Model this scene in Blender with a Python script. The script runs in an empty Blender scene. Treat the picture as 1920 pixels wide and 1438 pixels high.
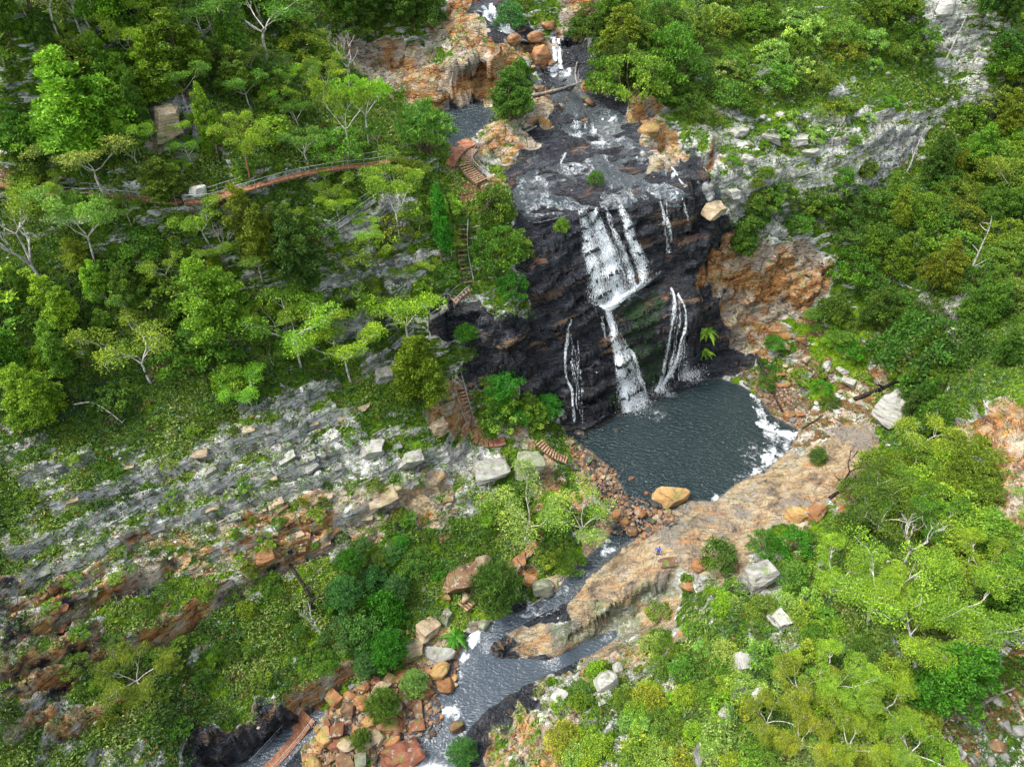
import bpy, bmesh, math, random
import numpy as np
from mathutils import Vector, Matrix
from mathutils.bvhtree import BVHTree
from mathutils.geometry import delaunay_2d_cdt

# ------------------------------------------------------------------ camera, sky, sun
SC = bpy.context.scene
COL = SC.collection
CAMH, PITCH, F = 78.0, math.radians(42), 1300.0        # F: focal length for a 1920 wide picture
cam_d = bpy.data.cameras.new('camera')
cam = bpy.data.objects.new('camera', cam_d); COL.objects.link(cam)
cam.location = (0, 0, CAMH); cam.rotation_euler = (math.radians(90) - PITCH, 0, 0)
cam_d.sensor_width = 36; cam_d.lens = F / 1920 * 36; cam_d.clip_end = 3000
SC.camera = cam
SUN_EL, SUN_AZ = math.radians(58), math.radians(-100)    # azimuth from +Y towards +X
w = bpy.data.worlds.new('World'); SC.world = w; w.use_nodes = True
nt = w.node_tree; nt.nodes.clear()
sky = nt.nodes.new('ShaderNodeTexSky'); sky.sky_type = 'NISHITA'; sky.sun_disc = False
sky.sun_elevation = SUN_EL; sky.sun_rotation = SUN_AZ; sky.dust_density = 3.0; sky.air_density = 1.0; sky.ozone_density = 1.0
bg = nt.nodes.new('ShaderNodeBackground'); bg.inputs[1].default_value = 0.148
out = nt.nodes.new('ShaderNodeOutputWorld')
hs = nt.nodes.new('ShaderNodeHueSaturation'); hs.inputs['Saturation'].default_value = .5       # thin high cloud
nt.links.new(sky.outputs[0], hs.inputs['Color']); nt.links.new(hs.outputs[0], bg.inputs[0]); nt.links.new(bg.outputs[0], out.inputs[0])
sl = bpy.data.lights.new('sun', 'SUN'); sl.energy = 1.3; sl.angle = math.radians(20); sl.color = (1, .96, .88)
so = bpy.data.objects.new('sun', sl); COL.objects.link(so)
sd = Vector((math.sin(SUN_AZ) * math.cos(SUN_EL), math.cos(SUN_AZ) * math.cos(SUN_EL), math.sin(SUN_EL)))
so.rotation_euler = sd.to_track_quat('Z', 'Y').to_euler()
vs = SC.view_settings
vs.view_transform = 'Standard'; vs.look = 'None'; vs.gamma = 1; vs.exposure = 1.46
SC.render.resolution_x = 1024; SC.render.resolution_y = 766

rnd = random.Random(7); rng = np.random.default_rng(7)
CP, SP = math.cos(PITCH), math.sin(PITCH)
def P(u, v, z):
    """picture point (1920 x 1438) at the height z -> world"""
    dv = v - 719.0; k = (CAMH - z) / (F * SP + dv * CP)
    return ((u - 960.0) * k, (F * CP - dv * SP) * k, z)
def proj(x, y, z):
    d = y * CP + (CAMH - z) * SP
    return 960 + F * x / d, 719 - F * (y * SP - (CAMH - z) * CP) / d

# ------------------------------------------------------------------ noise
def _h(ix, iy, iz, s):
    n = (ix.astype(np.int64) * 374761393 + iy.astype(np.int64) * 668265263 + iz.astype(np.int64) * 2147483647 + s * 974711) & 0x7fffffff
    n = ((n ^ (n >> 13)) * 1274126177) & 0x7fffffff
    n = ((n ^ (n >> 15)) * 668265263) & 0x7fffffff
    return ((n ^ (n >> 16)) & 0xffffff) / 16777215.0
def vnoise(x, y, z, s=0):
    ix, iy, iz = np.floor(x), np.floor(y), np.floor(z)
    fx, fy, fz = x - ix, y - iy, z - iz
    fx, fy, fz = [t * t * (3 - 2 * t) for t in (fx, fy, fz)]
    r = 0
    for a in (0, 1):
        for b in (0, 1):
            for c in (0, 1):
                r = r + _h(ix + a, iy + b, iz + c, s) * (fx if a else 1 - fx) * (fy if b else 1 - fy) * (fz if c else 1 - fz)
    return r * 2 - 1
def fbm(x, y, z, o=4, s=0, g=.5):
    r, a = 0, 1.0
    for i in range(o):
        r = r + a * vnoise(x, y, z, s + i * 17); x, y, z, a = x * 2.03, y * 2.03, z * 2.03, a * g
    return r
def cell(x, y, z, s=0, jit=.9):
    """worley: distance f1, f2 and the id of the nearest cell"""
    ix, iy, iz = np.floor(x), np.floor(y), np.floor(z)
    f1 = np.full(x.shape, 9.); f2 = f1.copy(); idv = np.zeros(x.shape)
    for a in (-1, 0, 1):
        for b in (-1, 0, 1):
            for c in (-1, 0, 1):
                px, py, pz = ix + a, iy + b, iz + c
                dx = px + .5 + jit * (_h(px, py, pz, s) - .5) - x
                dy = py + .5 + jit * (_h(px, py, pz, s + 1) - .5) - y
                dz = pz + .5 + jit * (_h(px, py, pz, s + 2) - .5) - z
                d = np.sqrt(dx * dx + dy * dy + dz * dz); h = _h(px, py, pz, s + 3)
                m = d < f1
                f2 = np.where(m, f1, np.minimum(f2, d)); idv = np.where(m, h, idv); f1 = np.where(m, d, f1)
    return f1, f2, idv
def sstep(a, b, x):
    t = np.clip((x - a) / (b - a), 0, 1); return t * t * (3 - 2 * t)
def inpoly(u, v, poly):
    r = np.zeros(np.shape(u), bool); n = len(poly)
    for i in range(n):
        x1, y1 = poly[i]; x2, y2 = poly[(i + 1) % n]
        if y1 == y2: continue
        r ^= ((y1 > v) != (y2 > v)) & (u < (x2 - x1) * (v - y1) / (y2 - y1) + x1)
    return r

# ------------------------------------------------------------------ the lie of the land: lines of equal character (u, v, height)
LINES = [
 # lip of the main fall and the dark face below it
 [(985,425,30),(1035,410,30.5),(1080,398,31),(1150,388,31),(1200,382,31),(1270,390,30.5),(1340,404,29)],
 [(990,520,25),(1060,560,20.5),(1110,578,17.8),(1150,572,18),(1200,545,19),(1250,505,20.5),(1300,470,22.5),(1350,440,24)],
 [(1000,640,15),(1070,650,13),(1140,640,12),(1200,620,13.5),(1255,600,14.5),(1310,590,14.5)],
 # foot of the face / back shore of the pool
 [(1030,790,2),(1062,803,0.4),(1100,808,0),(1135,792,0),(1165,778,0),(1200,755,0),(1240,738,0),(1300,716,0),(1350,711,0),(1385,722,0)],
 # shores
 [(1062,815,0),(1110,842,0),(1150,880,0),(1172,915,0),(1185,945,-.1),(1160,985,-.6),(1135,1020,-1.2),(1085,1060,-2),(1045,1110,-2.8),(985,1145,-3.3),(925,1165,-3.6),(880,1195,-4.2),(860,1240,-5.2),(820,1290,-5.4),(785,1340,-5.6),(740,1390,-6.2),(700,1438,-6.6)],
 [(1385,722,0),(1420,745,0),(1450,785,0),(1490,805,0),(1480,840,0),(1430,880,0),(1380,905,0),(1340,937,0),(1290,936,0),(1250,955,-.1),(1222,985,-.6),(1195,1010,-1.1),(1150,1045,-1.8),(1110,1085,-2.5),(1060,1135,-3.2),(1000,1155,-3.5),(935,1195,-3.9),(905,1225,-5)],
 [(905,1225,-5.1),(950,1235,-5.2),(1010,1232,-5.2)],
 [(1160,1198,-5.1),(1120,1222,-5.2),(1050,1255,-5.2),(1000,1278,-5.3),(950,1300,-5.4),(900,1340,-5.6),(868,1375,-5.8),(850,1438,-6.4)],
 [(1300,820,0),(1250,880,0),(1200,830,0),(1380,830,0),(1400,770,0),(1300,760,0),(1200,900,0)],
 [(1205,965,-.4),(1170,1005,-1),(1100,1070,-2.3),(1020,1135,-3.2),(900,1205,-4.5),(900,1270,-5.3),(840,1340,-5.6),(780,1420,-6.4)],
 # slab
 [(1345,945,.8),(1400,912,.9),(1450,890,1),(1500,850,1),(1545,800,1.2)],
 [(1255,985,1),(1200,1030,.3),(1150,1075,-.6),(1100,1125,-1.2),(1050,1165,-1.8),(980,1190,-2.4),(930,1210,-3)],
 [(1640,830,3),(1560,890,2.6),(1480,940,2.5),(1400,990,2.2),(1300,1040,1.8),(1230,1085,.6),(1150,1130,-.8),(1080,1170,-2),(1020,1195,-2.8)],
 [(1250,1105,-2),(1200,1140,-3.4),(1140,1175,-4.8),(1085,1203,-5.2)],
 [(1290,1118,-1),(1235,1155,-3),(1175,1192,-4.6)],
 # near right bank
 [(1180,1190,-2),(1130,1235,-2),(1070,1275,-2.4),(1020,1290,-2.5),(930,1335,-3),(890,1390,-3.5),(870,1438,-4)],
 [(1060,1300,-.5),(980,1400,-.8),(1100,1350,1.5),(1180,1290,1.5),(1250,1200,1)],
 [(1330,1100,3.2),(1300,1200,3.8),(1250,1300,4.2),(1200,1400,4.5)],
 [(1450,1000,4.5),(1450,1100,6),(1430,1200,7.5),(1400,1300,7.5),(1380,1420,7)],
 [(1600,1000,6.5),(1600,1100,8.5),(1600,1200,10),(1560,1300,10),(1540,1430,9)],
 [(1780,1000,11),(1760,1100,13),(1740,1200,13),(1700,1300,11.5),(1680,1430,9.5)],
 [(1920,1000,17),(1920,1100,16.5),(1900,1200,12),(1880,1300,9),(1850,1430,7.5)],
 # valley right of the pool
 [(1400,700,1.2),(1450,740,.9),(1520,790,1),(1600,800,2.5),(1700,850,5),(1700,930,6.5),(1560,950,3.6)],
 [(1500,680,3.4),(1560,720,3),(1640,720,4.5),(1720,740,7),(1720,800,7)],
 [(1540,600,9),(1600,640,8.5),(1660,600,11),(1640,560,12.5)],
 [(1780,800,9.5),(1840,850,11),(1900,900,14.5),(1920,950,16)],
 [(1780,745,12.5),(1850,745,15),(1920,760,17)],
 [(1740,650,11.5),(1850,650,16.5),(1920,660,18)],
 [(1800,550,18),(1920,560,21)],
 [(1700,480,19),(1800,450,22.5),(1920,440,24.5)],
 # right-hand orange cliff
 [(1290,512,20),(1330,495,20.5),(1380,480,20.5),(1450,450,22),(1530,432,22.5),(1600,412,23)],
 [(1300,700,.6),(1340,680,2),(1380,655,4),(1440,614,8),(1530,545,13),(1600,500,16.5)],
 # upper bench, right
 [(1380,385,27),(1440,365,27.8),(1520,345,28.2),(1600,322,29.3),(1700,262,31.5),(1800,205,34)],
 [(1385,345,30.5),(1440,325,31),(1520,305,31.5),(1600,285,32.5),(1700,228,34.5),(1800,165,37)],
 [(1680,350,26.5),(1760,290,29),(1860,240,31.5),(1920,300,30)],
 [(1250,270,35),(1320,300,34),(1345,350,32.5)],
 [(1240,210,37.5),(1400,230,36),(1550,190,37.5),(1650,150,39.5),(1750,90,42.5),(1900,90,42),(1920,180,36.5)],
 [(1200,110,43),(1350,110,43),(1500,90,43.5),(1650,60,45)],
 [(1150,0,49),(1350,0,48.5),(1600,0,48.5),(1920,0,49.5)],
 # upper river
 [(1110,250,36),(1130,210,37.8),(1080,180,38.6),(1040,140,40),(1000,135,40.2)],
 [(1040,123,40.1),(1075,125,40.2),(1010,123,40.3)],
 [(1040,70,44.3),(1070,75,44.5),(1010,72,44.7),(985,75,44.9),(945,55,45.6),(905,15,48)],
 [(1010,290,34.9),(1080,270,35.4),(1160,270,35.5),(1220,290,35)],
 [(975,345,33.8),(1030,345,33.6),(1110,340,33.4),(1200,330,33.6),(1290,340,33.2)],
 [(990,380,32.3),(1050,375,32.3),(1120,365,32.3),(1220,360,32.3),(1300,370,31.8)],
 [(930,320,34.5),(900,270,36.8),(960,235,37.6),(1030,190,39.3),(1060,165,40)],
 [(1180,190,39.5),(1180,230,37.8),(1210,250,37)],
 [(780,232,37),(830,245,36.9),(880,255,36.9),(920,215,37.1),(860,205,37),(790,215,37)],
 [(770,208,37.4),(830,204,37.4),(900,188,37.6),(940,180,38.4)],
 [(740,150,40.6),(800,138,41.8),(850,118,43.6),(930,92,45.0),(1000,75,44.7)],
 [(690,130,41.2),(740,146,39.6),(800,130,40.8)],
 [(690,80,44.2),(740,78,44.4),(810,68,45)],
 [(1110,95,43),(1100,60,45.5)],
 [(640,0,50.5),(800,0,49.8),(1000,0,49),(860,35,47.3)],
 # left: walkway and above
 [(0,345,40),(120,362,39.8),(250,372,39.4),(380,375,39.2),(450,355,39),(560,325,38.7),(700,305,38.4),(790,298,38.2),(840,285,38)],
 [(0,320,41),(120,335,41),(380,345,40.8),(560,298,40),(700,275,39.6)],
 [(0,200,48.5),(200,200,47.5),(400,200,45.8),(550,190,44.3),(650,180,42.2)],
 [(0,100,53.5),(200,100,52),(400,90,50),(550,80,47.8)],
 [(0,0,59),(200,0,57),(450,0,53.5)],
 # left slope below the walkway
 [(0,380,37.8),(250,400,37),(400,400,36.6),(560,355,36.8),(700,340,36.2),(820,320,36)],
 [(0,500,32.5),(200,500,32),(400,500,31),(600,470,31),(740,440,31.5)],
 [(0,600,29),(200,600,27.5),(400,600,25.5),(560,590,24),(700,560,23.5)],
 [(0,700,25.2),(200,700,22.8),(400,700,20.4),(560,690,18.7),(680,680,17.3)],
 [(0,800,22),(200,800,19.4),(400,800,16.8),(560,780,15.4),(700,770,13)],
 [(0,900,19.5),(200,900,16.2),(400,900,13.2),(560,880,11.3),(700,860,9.6),(820,850,7.2)],
 [(0,1000,17),(200,1000,13.3),(400,1000,9.8),(560,970,8),(700,950,6),(850,920,4.2)],
 [(0,1100,15),(200,1100,10.8),(400,1090,6.8),(560,1050,5),(700,1010,3.2),(850,970,2)],
 [(0,1200,13),(200,1200,8.3),(400,1180,3.8),(560,1140,1.5),(700,1100,-.2),(850,1040,-.5),(960,1000,-.5)],
 [(0,1300,11),(200,1290,6),(350,1280,2),(500,1230,-.5),(640,1190,-2.2),(750,1150,-2.6),(850,1110,-2.4),(930,1070,-1.8)],
 [(0,1420,8.5),(150,1400,4.5),(300,1400,1.5),(400,1380,0),(500,1330,-1.2),(600,1275,-2.4),(660,1240,-3)],
 [(700,1270,-4.4),(760,1210,-4),(820,1180,-3.6),(880,1130,-3),(960,1090,-2.4),(1030,1040,-1.4),(1100,970,0),(1110,920,.8)],
 [(430,1432,-6.5),(500,1385,-6.4),(560,1340,-6),(630,1290,-5.4)],
 [(560,1438,-7),(600,1400,-6.6),(680,1360,-5.8)],
 # stairs corridor and the dark wall left of the fall
 [(870,285,37.2),(905,350,34.8),(885,385,33),(868,430,31),(870,500,27),(878,540,24.8),(825,590,21.3),(750,640,17.3)],
 [(850,705,12.2),(868,750,9),(885,800,5)],
 [(930,450,29.6),(980,500,26.5),(960,560,23.6),(900,575,22.6)],
 [(840,640,16.4),(900,690,13),(950,735,9.5),(1000,775,5)],
 [(840,600,20),(900,610,20),(950,620,19.6)],
 [(900,820,4.6),(960,825,4.3),(1010,840,3.4),(1050,850,2.4),(1100,870,1.3)],
 [(860,880,4.2),(940,900,3),(1010,890,2.6),(1060,900,1.6)],
]
WORLD = [(-300,-60,110),(0,-60,30),(300,-60,90),(-300,100,120),(-300,500,150),(0,500,140),(300,500,150),(300,100,110),
         (-120,20,62),(-95,60,52),(-100,100,72),(-60,150,78),(0,150,62),(60,150,60),(120,120,62),(110,70,52),(100,30,46),(75,20,26),(45,5,10),(20,-5,5),(-10,0,-2),(-22,10,-5),(-30,18,-5),(-12,22,-6.8),
         (-40,0,8),(-70,-5,34),(0,-30,12)]
pts = []
for L in LINES:
    W_ = [Vector(P(*q)) for q in L]
    for a, b in zip(W_, W_[1:]):
        n = max(1, int((b.xy - a.xy).length / 1.5))
        pts += [tuple(a.lerp(b, k / n)) for k in range(n)]
    pts.append(tuple(W_[-1]))
pts += WORLD
tv, te, tf, tov, _, _ = delaunay_2d_cdt([Vector((p[0], p[1])) for p in pts], [], [], 0, 0.05)
tz = [sum(pts[i][2] for i in ids) / len(ids) if ids else 0 for ids in tov]
def axis(lo, hi, a, b, st):
    mid = list(np.arange(a, b + 1e-6, st)); l, s, x = [], st, a
    while x > lo: s *= 1.14; x -= s; l.append(max(x, lo))
    r, s, x = [], st, b
    while x < hi: s *= 1.14; x += s; r.append(min(x, hi))
    return np.array(l[::-1] + mid + r)
GX = axis(-300, 300, -74, 84, .26)
GY = np.concatenate([axis(-60, 74, 22, 74, .26), np.arange(74.11, 97, .11), axis(97.2, 500, 97.2, 136, .23)])
NX, NY = len(GX), len(GY)
XX, YY = np.meshgrid(GX, GY)
Z0 = np.full(XX.shape, 60.0)
for f in tf:
    a, b, c = f
    ax, ay = tv[a]; bx_, by_ = tv[b]; cx, cy = tv[c]
    det = (by_ - cy) * (ax - cx) + (cx - bx_) * (ay - cy)
    if abs(det) < 1e-9: continue
    i0, i1 = np.searchsorted(GX, [min(ax, bx_, cx) - 1e-6, max(ax, bx_, cx) + 1e-6]); j0, j1 = np.searchsorted(GY, [min(ay, by_, cy) - 1e-6, max(ay, by_, cy) + 1e-6])
    if i0 >= i1 or j0 >= j1: continue
    x, y = XX[j0:j1, i0:i1], YY[j0:j1, i0:i1]
    l1 = ((by_ - cy) * (x - cx) + (cx - bx_) * (y - cy)) / det
    l2 = ((cy - ay) * (x - cx) + (ax - cx) * (y - cy)) / det
    m = (l1 >= -1e-6) & (l2 >= -1e-6) & (l1 + l2 <= 1 + 1e-6)
    zz = l1 * tz[a] + l2 * tz[b] + (1 - l1 - l2) * tz[c]
    Z0[j0:j1, i0:i1][m] = zz[m]
def blur(A, n):
    for _ in range(n):
        A = A.copy(); A[:, 1:-1] = .25 * A[:, :-2] + .5 * A[:, 1:-1] + .25 * A[:, 2:]
        A[1:-1] = .25 * A[:-2] + .5 * A[1:-1] + .25 * A[2:]
    return A
Z0 = blur(Z0, 5)
# ------------------------------------------------------------------ what grows or lies where (40 x 40 picture cells, used as a map of the ground)
MAP = """
.....................okk..OO...............wWw..
....................OOOkk.OO...............wWw..
..............OOoooo.oooookk................ww..
.................ooooooo.kkkO......w........ww..
.......OO..........oooo..ookk..........w.....wW.
.......WW...........kkk.Ookkkoowgwwwgwwwwwww....
.......OW............kOookkkkkoowwwwwwwwwWW.....
........w............Obbkkkkkkookowwwwwwww......
ddd...................dgkkkkkkkkkwwwwwwww.......
........ddd.............kkkkkkkkkwwwwww.........
................ww......kkkkkkkkkk..w...........
.................ww.....kkkkkkkkkkoooo..........
..........w.....wwww....kkkkkkkkkoooooo.........
...............ww.w.....kkkkkkkkkoooooo.........
....................kkk..kkkkkkkkkoooo.gg..ww...
....................kkkkkkkkkkkkkkooogsgg..ww...
.................w....kkkkkkkkkkkkoo.sgggs..wW..
.......O.........ww...kkkkkkkkkkkkk..ssggs......
.............ww......O..kkkkkkkkkkgsssgss.w....g
...........wwwwww...oO....kkkkkkkkssssssss.w..oo
ww........wwwwwWwwww.O.OO..kkkkkkkksssstt....ooo
w.w..ww..wwwwWwwWWw.wWWw.o.okkkkkkkkttttt....woo
.ww...w..wwwwwwwwwwwtwwwwo.ookkkkkkttttttgg....o
..ww..www.wwwwOOOootOww..OOokkkktttttttogg...Ooo
.w..wwwwwwOOOOOOOO.OO.......sskktttttogg......oo
w..www.wwwOOObbbbOO........kkktttttt.o..........
.ww.wwbbbOgbbbggbg......O.gkkkttttto............
bbbbbbbgggbbggggg.....O..OOkkttt.g.WW...........
bObbbggOg.............ggdg.kkttt.w...w..........
bbbbbg........gg....Ogo.tttttttt...ww........www
bbbbb....w...ggg...soobkkttttkkk...www.......wws
bbbb.....g....gg..OsokkkkkkkOwww..g.......wgswss
bbbg......g...ggboookkkkkbwwwggw..g........sssss
.bbww......ggggkooooskkkObOwwggg..........gsssss
g.ww..w..g..gkkkooOokkkbOObOwwgg...........wssww
g.w.wwww.wwkkkkooOoskkkObOObwwgg...........wssww
""".split()
MAP = [list(r) for r in MAP]
for j in range(36):
    for i in range(48):
        c = MAP[j][i]
        if 24 <= j <= 29 and i >= 25 and c == 'k': MAP[j][i] = 't'
        if 30 <= j <= 31 and 27 <= i and c == 'k': MAP[j][i] = 'O'
        if j < 10 and i >= 31 and c == 'w': MAP[j][i] = 'v'
        if j >= 32 and 14 <= i <= 19 and c in 'k.': MAP[j][i] = 'o'
for j, i0, i1, c in ((14, 29, 31, 'm'), (15, 29, 31, 'm'), (16, 29, 31, 'm'), (17, 29, 31, 'm'), (18, 28, 30, 'm'), (27, 30, 32, 'n'), (28, 28, 31, 'n'), (29, 26, 30, 'n'), (28, 24, 27, 'k'), (22, 34, 37, 'r'), (23, 33, 36, 'r'), (21, 36, 38, 'r'), (24, 31, 33, 'r'), (34, 9, 14, 'k'), (33, 12, 15, 'k'), (35, 9, 14, 'k'), (29, 22, 25, 'r'), (30, 24, 26, 'r'), (30, 22, 24, 'k')):  # creek wall k cells: shade under its rim put into the ground colour
    for i in range(i0, i1): MAP[j][i] = c
MAP = [''.join(r) for r in MAP]
assert len(MAP) == 36 and all(len(r) == 48 for r in MAP), [(i, len(r)) for i, r in enumerate(MAP) if len(r) != 48]
#        rock orange dark pale grass scree tan rough
CODE = {'.': (.10, .15, 0, .3, .12, .25, 0, .35), 'd': (.1, .3, 0, .2, .0, .9, 0, .2), 'g': (.04, .1, 0, .3, .95, .05, 0, .25),
        'r': (1, .3, .36, 0, 0, 0, .6, .6), 'm': (1, .0, .95, 0, .8, 0, 0, 1), 'n': (1, .2, 0, .7, .5, 0, .45, 1), 'v': (.42, .1, 0, .9, .5, .25, 0, .9), 'w': (.54, .1, 0, .9, .3, .15, 0, 1), 'W': (.93, .05, 0, 1, .2, .05, 0, 1), 'O': (.62, .85, 0, .4, .3, .3, 0, .9),
        'o': (.97, 1, 0, .35, .1, .2, 0, 1), 'b': (.62, .55, .45, .15, .3, .2, 0, .9), 'k': (1, .2, 1, 0, .1, 0, 0, 1),
        's': (.45, .6, 0, .5, .2, 1, 0, .5), 't': (1, .4, 0, .2, 0, 0, 1, .5)}
GRID = np.array([[CODE[c] for c in r] for r in MAP])
def ground_map(x, y, z):
    u, v = proj(x, y, z)
    g = u / 40 - .5 + .55 * fbm(x / 3.1, y / 3.1, z / 3.1, 3, 5); h = v / 40 - .5 + .55 * fbm(x / 3.1, y / 3.1, z / 3.1, 3, 9)
    off = (u < -500) | (u > 2400) | (v < -60) | (v > 1800)
    g = np.clip(g, 0, 46.999); h = np.clip(h, 0, 34.999); i, j = g.astype(int), h.astype(int); a, b = sstep(.2, .8, g - i)[..., None], sstep(.2, .8, h - j)[..., None]
    r = (GRID[j, i] * (1 - a) + GRID[j, i + 1] * a) * (1 - b) + (GRID[j + 1, i] * (1 - a) + GRID[j + 1, i + 1] * a) * b
    r[off] = CODE['.']
    return r

WATER = {  # outlines of the water seen in the picture
 'pool': [(1062,802),(1100,806),(1135,790),(1165,775),(1200,752),(1240,735),(1300,713),(1350,708),(1390,722),(1420,742),(1450,780),(1498,806),(1482,842),(1430,882),(1380,907),(1340,940),(1290,938),(1255,955),(1225,985),(1190,1008),(1142,1042),(1100,1080),(1056,1130),(1005,1156),(940,1195),(905,1228),(960,1240),(1030,1232),(1085,1208),(1150,1178),(1165,1188),(1120,1220),(1052,1258),(1000,1281),(950,1303),(900,1343),(870,1380),(845,1470),(800,1620),(640,1620),(700,1450),(740,1385),(785,1335),(815,1290),(855,1238),(878,1190),(925,1162),(985,1142),(1045,1105),(1082,1060),(1130,1018),(1158,980),(1180,945),(1168,915),(1148,882),(1108,845),(1060,818)],
 'tail': [(560,1352),(600,1338),(612,1348),(580,1378),(545,1420),(520,1450),(460,1560),(330,1560),(420,1450),(500,1397)],
 'upper': [(1020,125),(1080,125),(1085,150),(1110,180),(1165,205),(1180,250),(1225,285),(1290,320),(1345,350),(1345,400),(1270,395),(1200,390),(1080,402),(1000,420),(975,390),(960,345),(985,300),(1030,270),(1062,235),(1055,200),(1010,165),(990,140)],
 'side': [(765,212),(800,208),(835,203),(885,195),(925,205),(915,230),(885,258),(850,275),(835,262),(815,245),(770,232)],
 'top': [(890,10),(925,5),(960,40),(990,62),(1065,66),(1065,82),(990,86),(940,62),(905,35)]}
U0, V0 = proj(XX, YY, Z0)
masks = {k: inpoly(U0, V0, p).astype(float) for k, p in WATER.items()}
carve = np.zeros_like(Z0)
for k, d in (('pool', 2.0), ('tail', 1.0), ('upper', .28), ('side', 1.2), ('top', .4)):
    carve += d * sstep(.45, 1, blur(masks[k], 4))
still = sstep(.0, .5, blur(masks['pool'] + masks['side'] + masks['tail'], 3))
allw = sum(masks.values()).clip(0, 1) * .999 + .001 * np.exp(-np.abs(Z0) * 0)
ZW = blur(Z0 * allw, 8) / blur(allw, 8) - .13 * (blur(masks['upper'], 3) > .3)                                   # height of the water sheets
A = ground_map(XX, YY, Z0)
gy, gx = np.gradient(Z0, GY, GX)
slope = np.sqrt(gx * gx + gy * gy)
# beds that crop out as ledges
steepf = sstep(.25, .7, slope) * (1 - sstep(2.0, 3.5, slope))
rough = A[..., 7]; rk = A[..., 0] * rough
s_ = Z0 + .10 * XX + .9 * fbm(XX / 14, YY / 14, Z0 * 0, 3, 31)
def terrace(s, T, w=.32):
    f = s / T; fl = np.floor(f); return T * (fl + sstep(.5 - w / 2, .5 + w / 2, f - fl)) - s
bandm = .55 + .45 * np.clip(fbm(XX / 7, YY / 7, Z0 * 0 + 3, 2, 77) * 1.6, -1, 1)
slab = A[..., 6]
TB = 2.6; s2_ = s_ + .22 * fbm(XX / 2.5, YY / 2.5, Z0 * 0, 2, 3); fr = s2_ / TB - np.floor(s2_ / TB); bid = np.floor(s2_ / TB)
bst = .55 + .45 * np.clip(vnoise(bid * 3.7, XX / 16, YY / 16, 15) * 2, -1, 1); lw = steepf * np.clip(rk * 1.35, .15, 1) * (1 - slab)
Z1 = Z0 + (terrace(s2_, TB, .16) * 1.0 * bst * bandm + terrace(s2_ + .6, .87, .3) * .75) * lw - 1.0 * 1.4 * np.exp(-((fr - .39) / .075) ** 2) * lw * bst * bandm
# long ledges one can follow across the left slope: (outline in the picture, height of the step, 0 pale .. 1 rusty and dark)
LEDGES = [([(0,1212),(60,1182),(120,1152),(190,1116),(260,1086),(340,1060)],1.7,1),([(0,1312),(90,1268),(190,1226),(340,1160),(430,1098),(500,1066),(560,1032),(650,1000)],2.0,1),
 ([(70,1078),(200,1026),(300,988),(420,950),(560,914),(660,880)],1.5,.2),([(0,1048),(90,1012),(170,975),(290,935),(400,905),(470,880)],1.2,.0),([(0,1268),(70,1236),(150,1205),(200,1180)],1.3,1),
 ([(400,1436),(480,1384),(560,1322),(640,1272),(700,1244)],1.2,.95),([(90,1378),(170,1340),(240,1310)],1.3,.9),([(380,1040),(520,1000),(640,968),(740,935),(860,905)],1.5,.75),  # first one: creek wall rim, its colour darkened for the shade below it
 ([(400,865),(480,828),(560,800),(650,770)],1.6,0),([(440,925),(540,890),(640,850),(700,835)],1.5,.1),([(520,765),(580,738),(640,715)],1.2,0),([(30,905),(110,880),(180,850)],1.1,0),([(80,960),(200,920),(300,885),(380,862)],1.2,0),
 ([(690,895),(760,872),(850,850)],1.3,.3),([(230,1020),(330,1010),(470,1075)],.6,.8),([(0,1150),(100,1105),(200,1065)],1.2,.8),([(0,1385),(60,1350),(120,1330)],1.1,.8),
 ([(600,440),(680,430),(780,450)],1.2,0),([(600,560),(660,520),(740,490),(800,470)],1.4,.2),([(1430,350),(1520,330),(1640,300),(1760,210)],1.6,0),([(1400,318),(1500,300),(1600,262)],1.2,0),([(930,345),(1000,318),(1080,300)],.7,.6),([(1300,1110),(1400,1050),(1480,1040)],.8,.1)]
jag = .35 * fbm(XX / 1.3, YY / 1.3, Z0 * 0, 3, 101); LR = np.zeros_like(Z0); LO = np.zeros_like(Z0); LD = np.zeros_like(Z0); LK = np.zeros_like(Z0)
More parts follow.
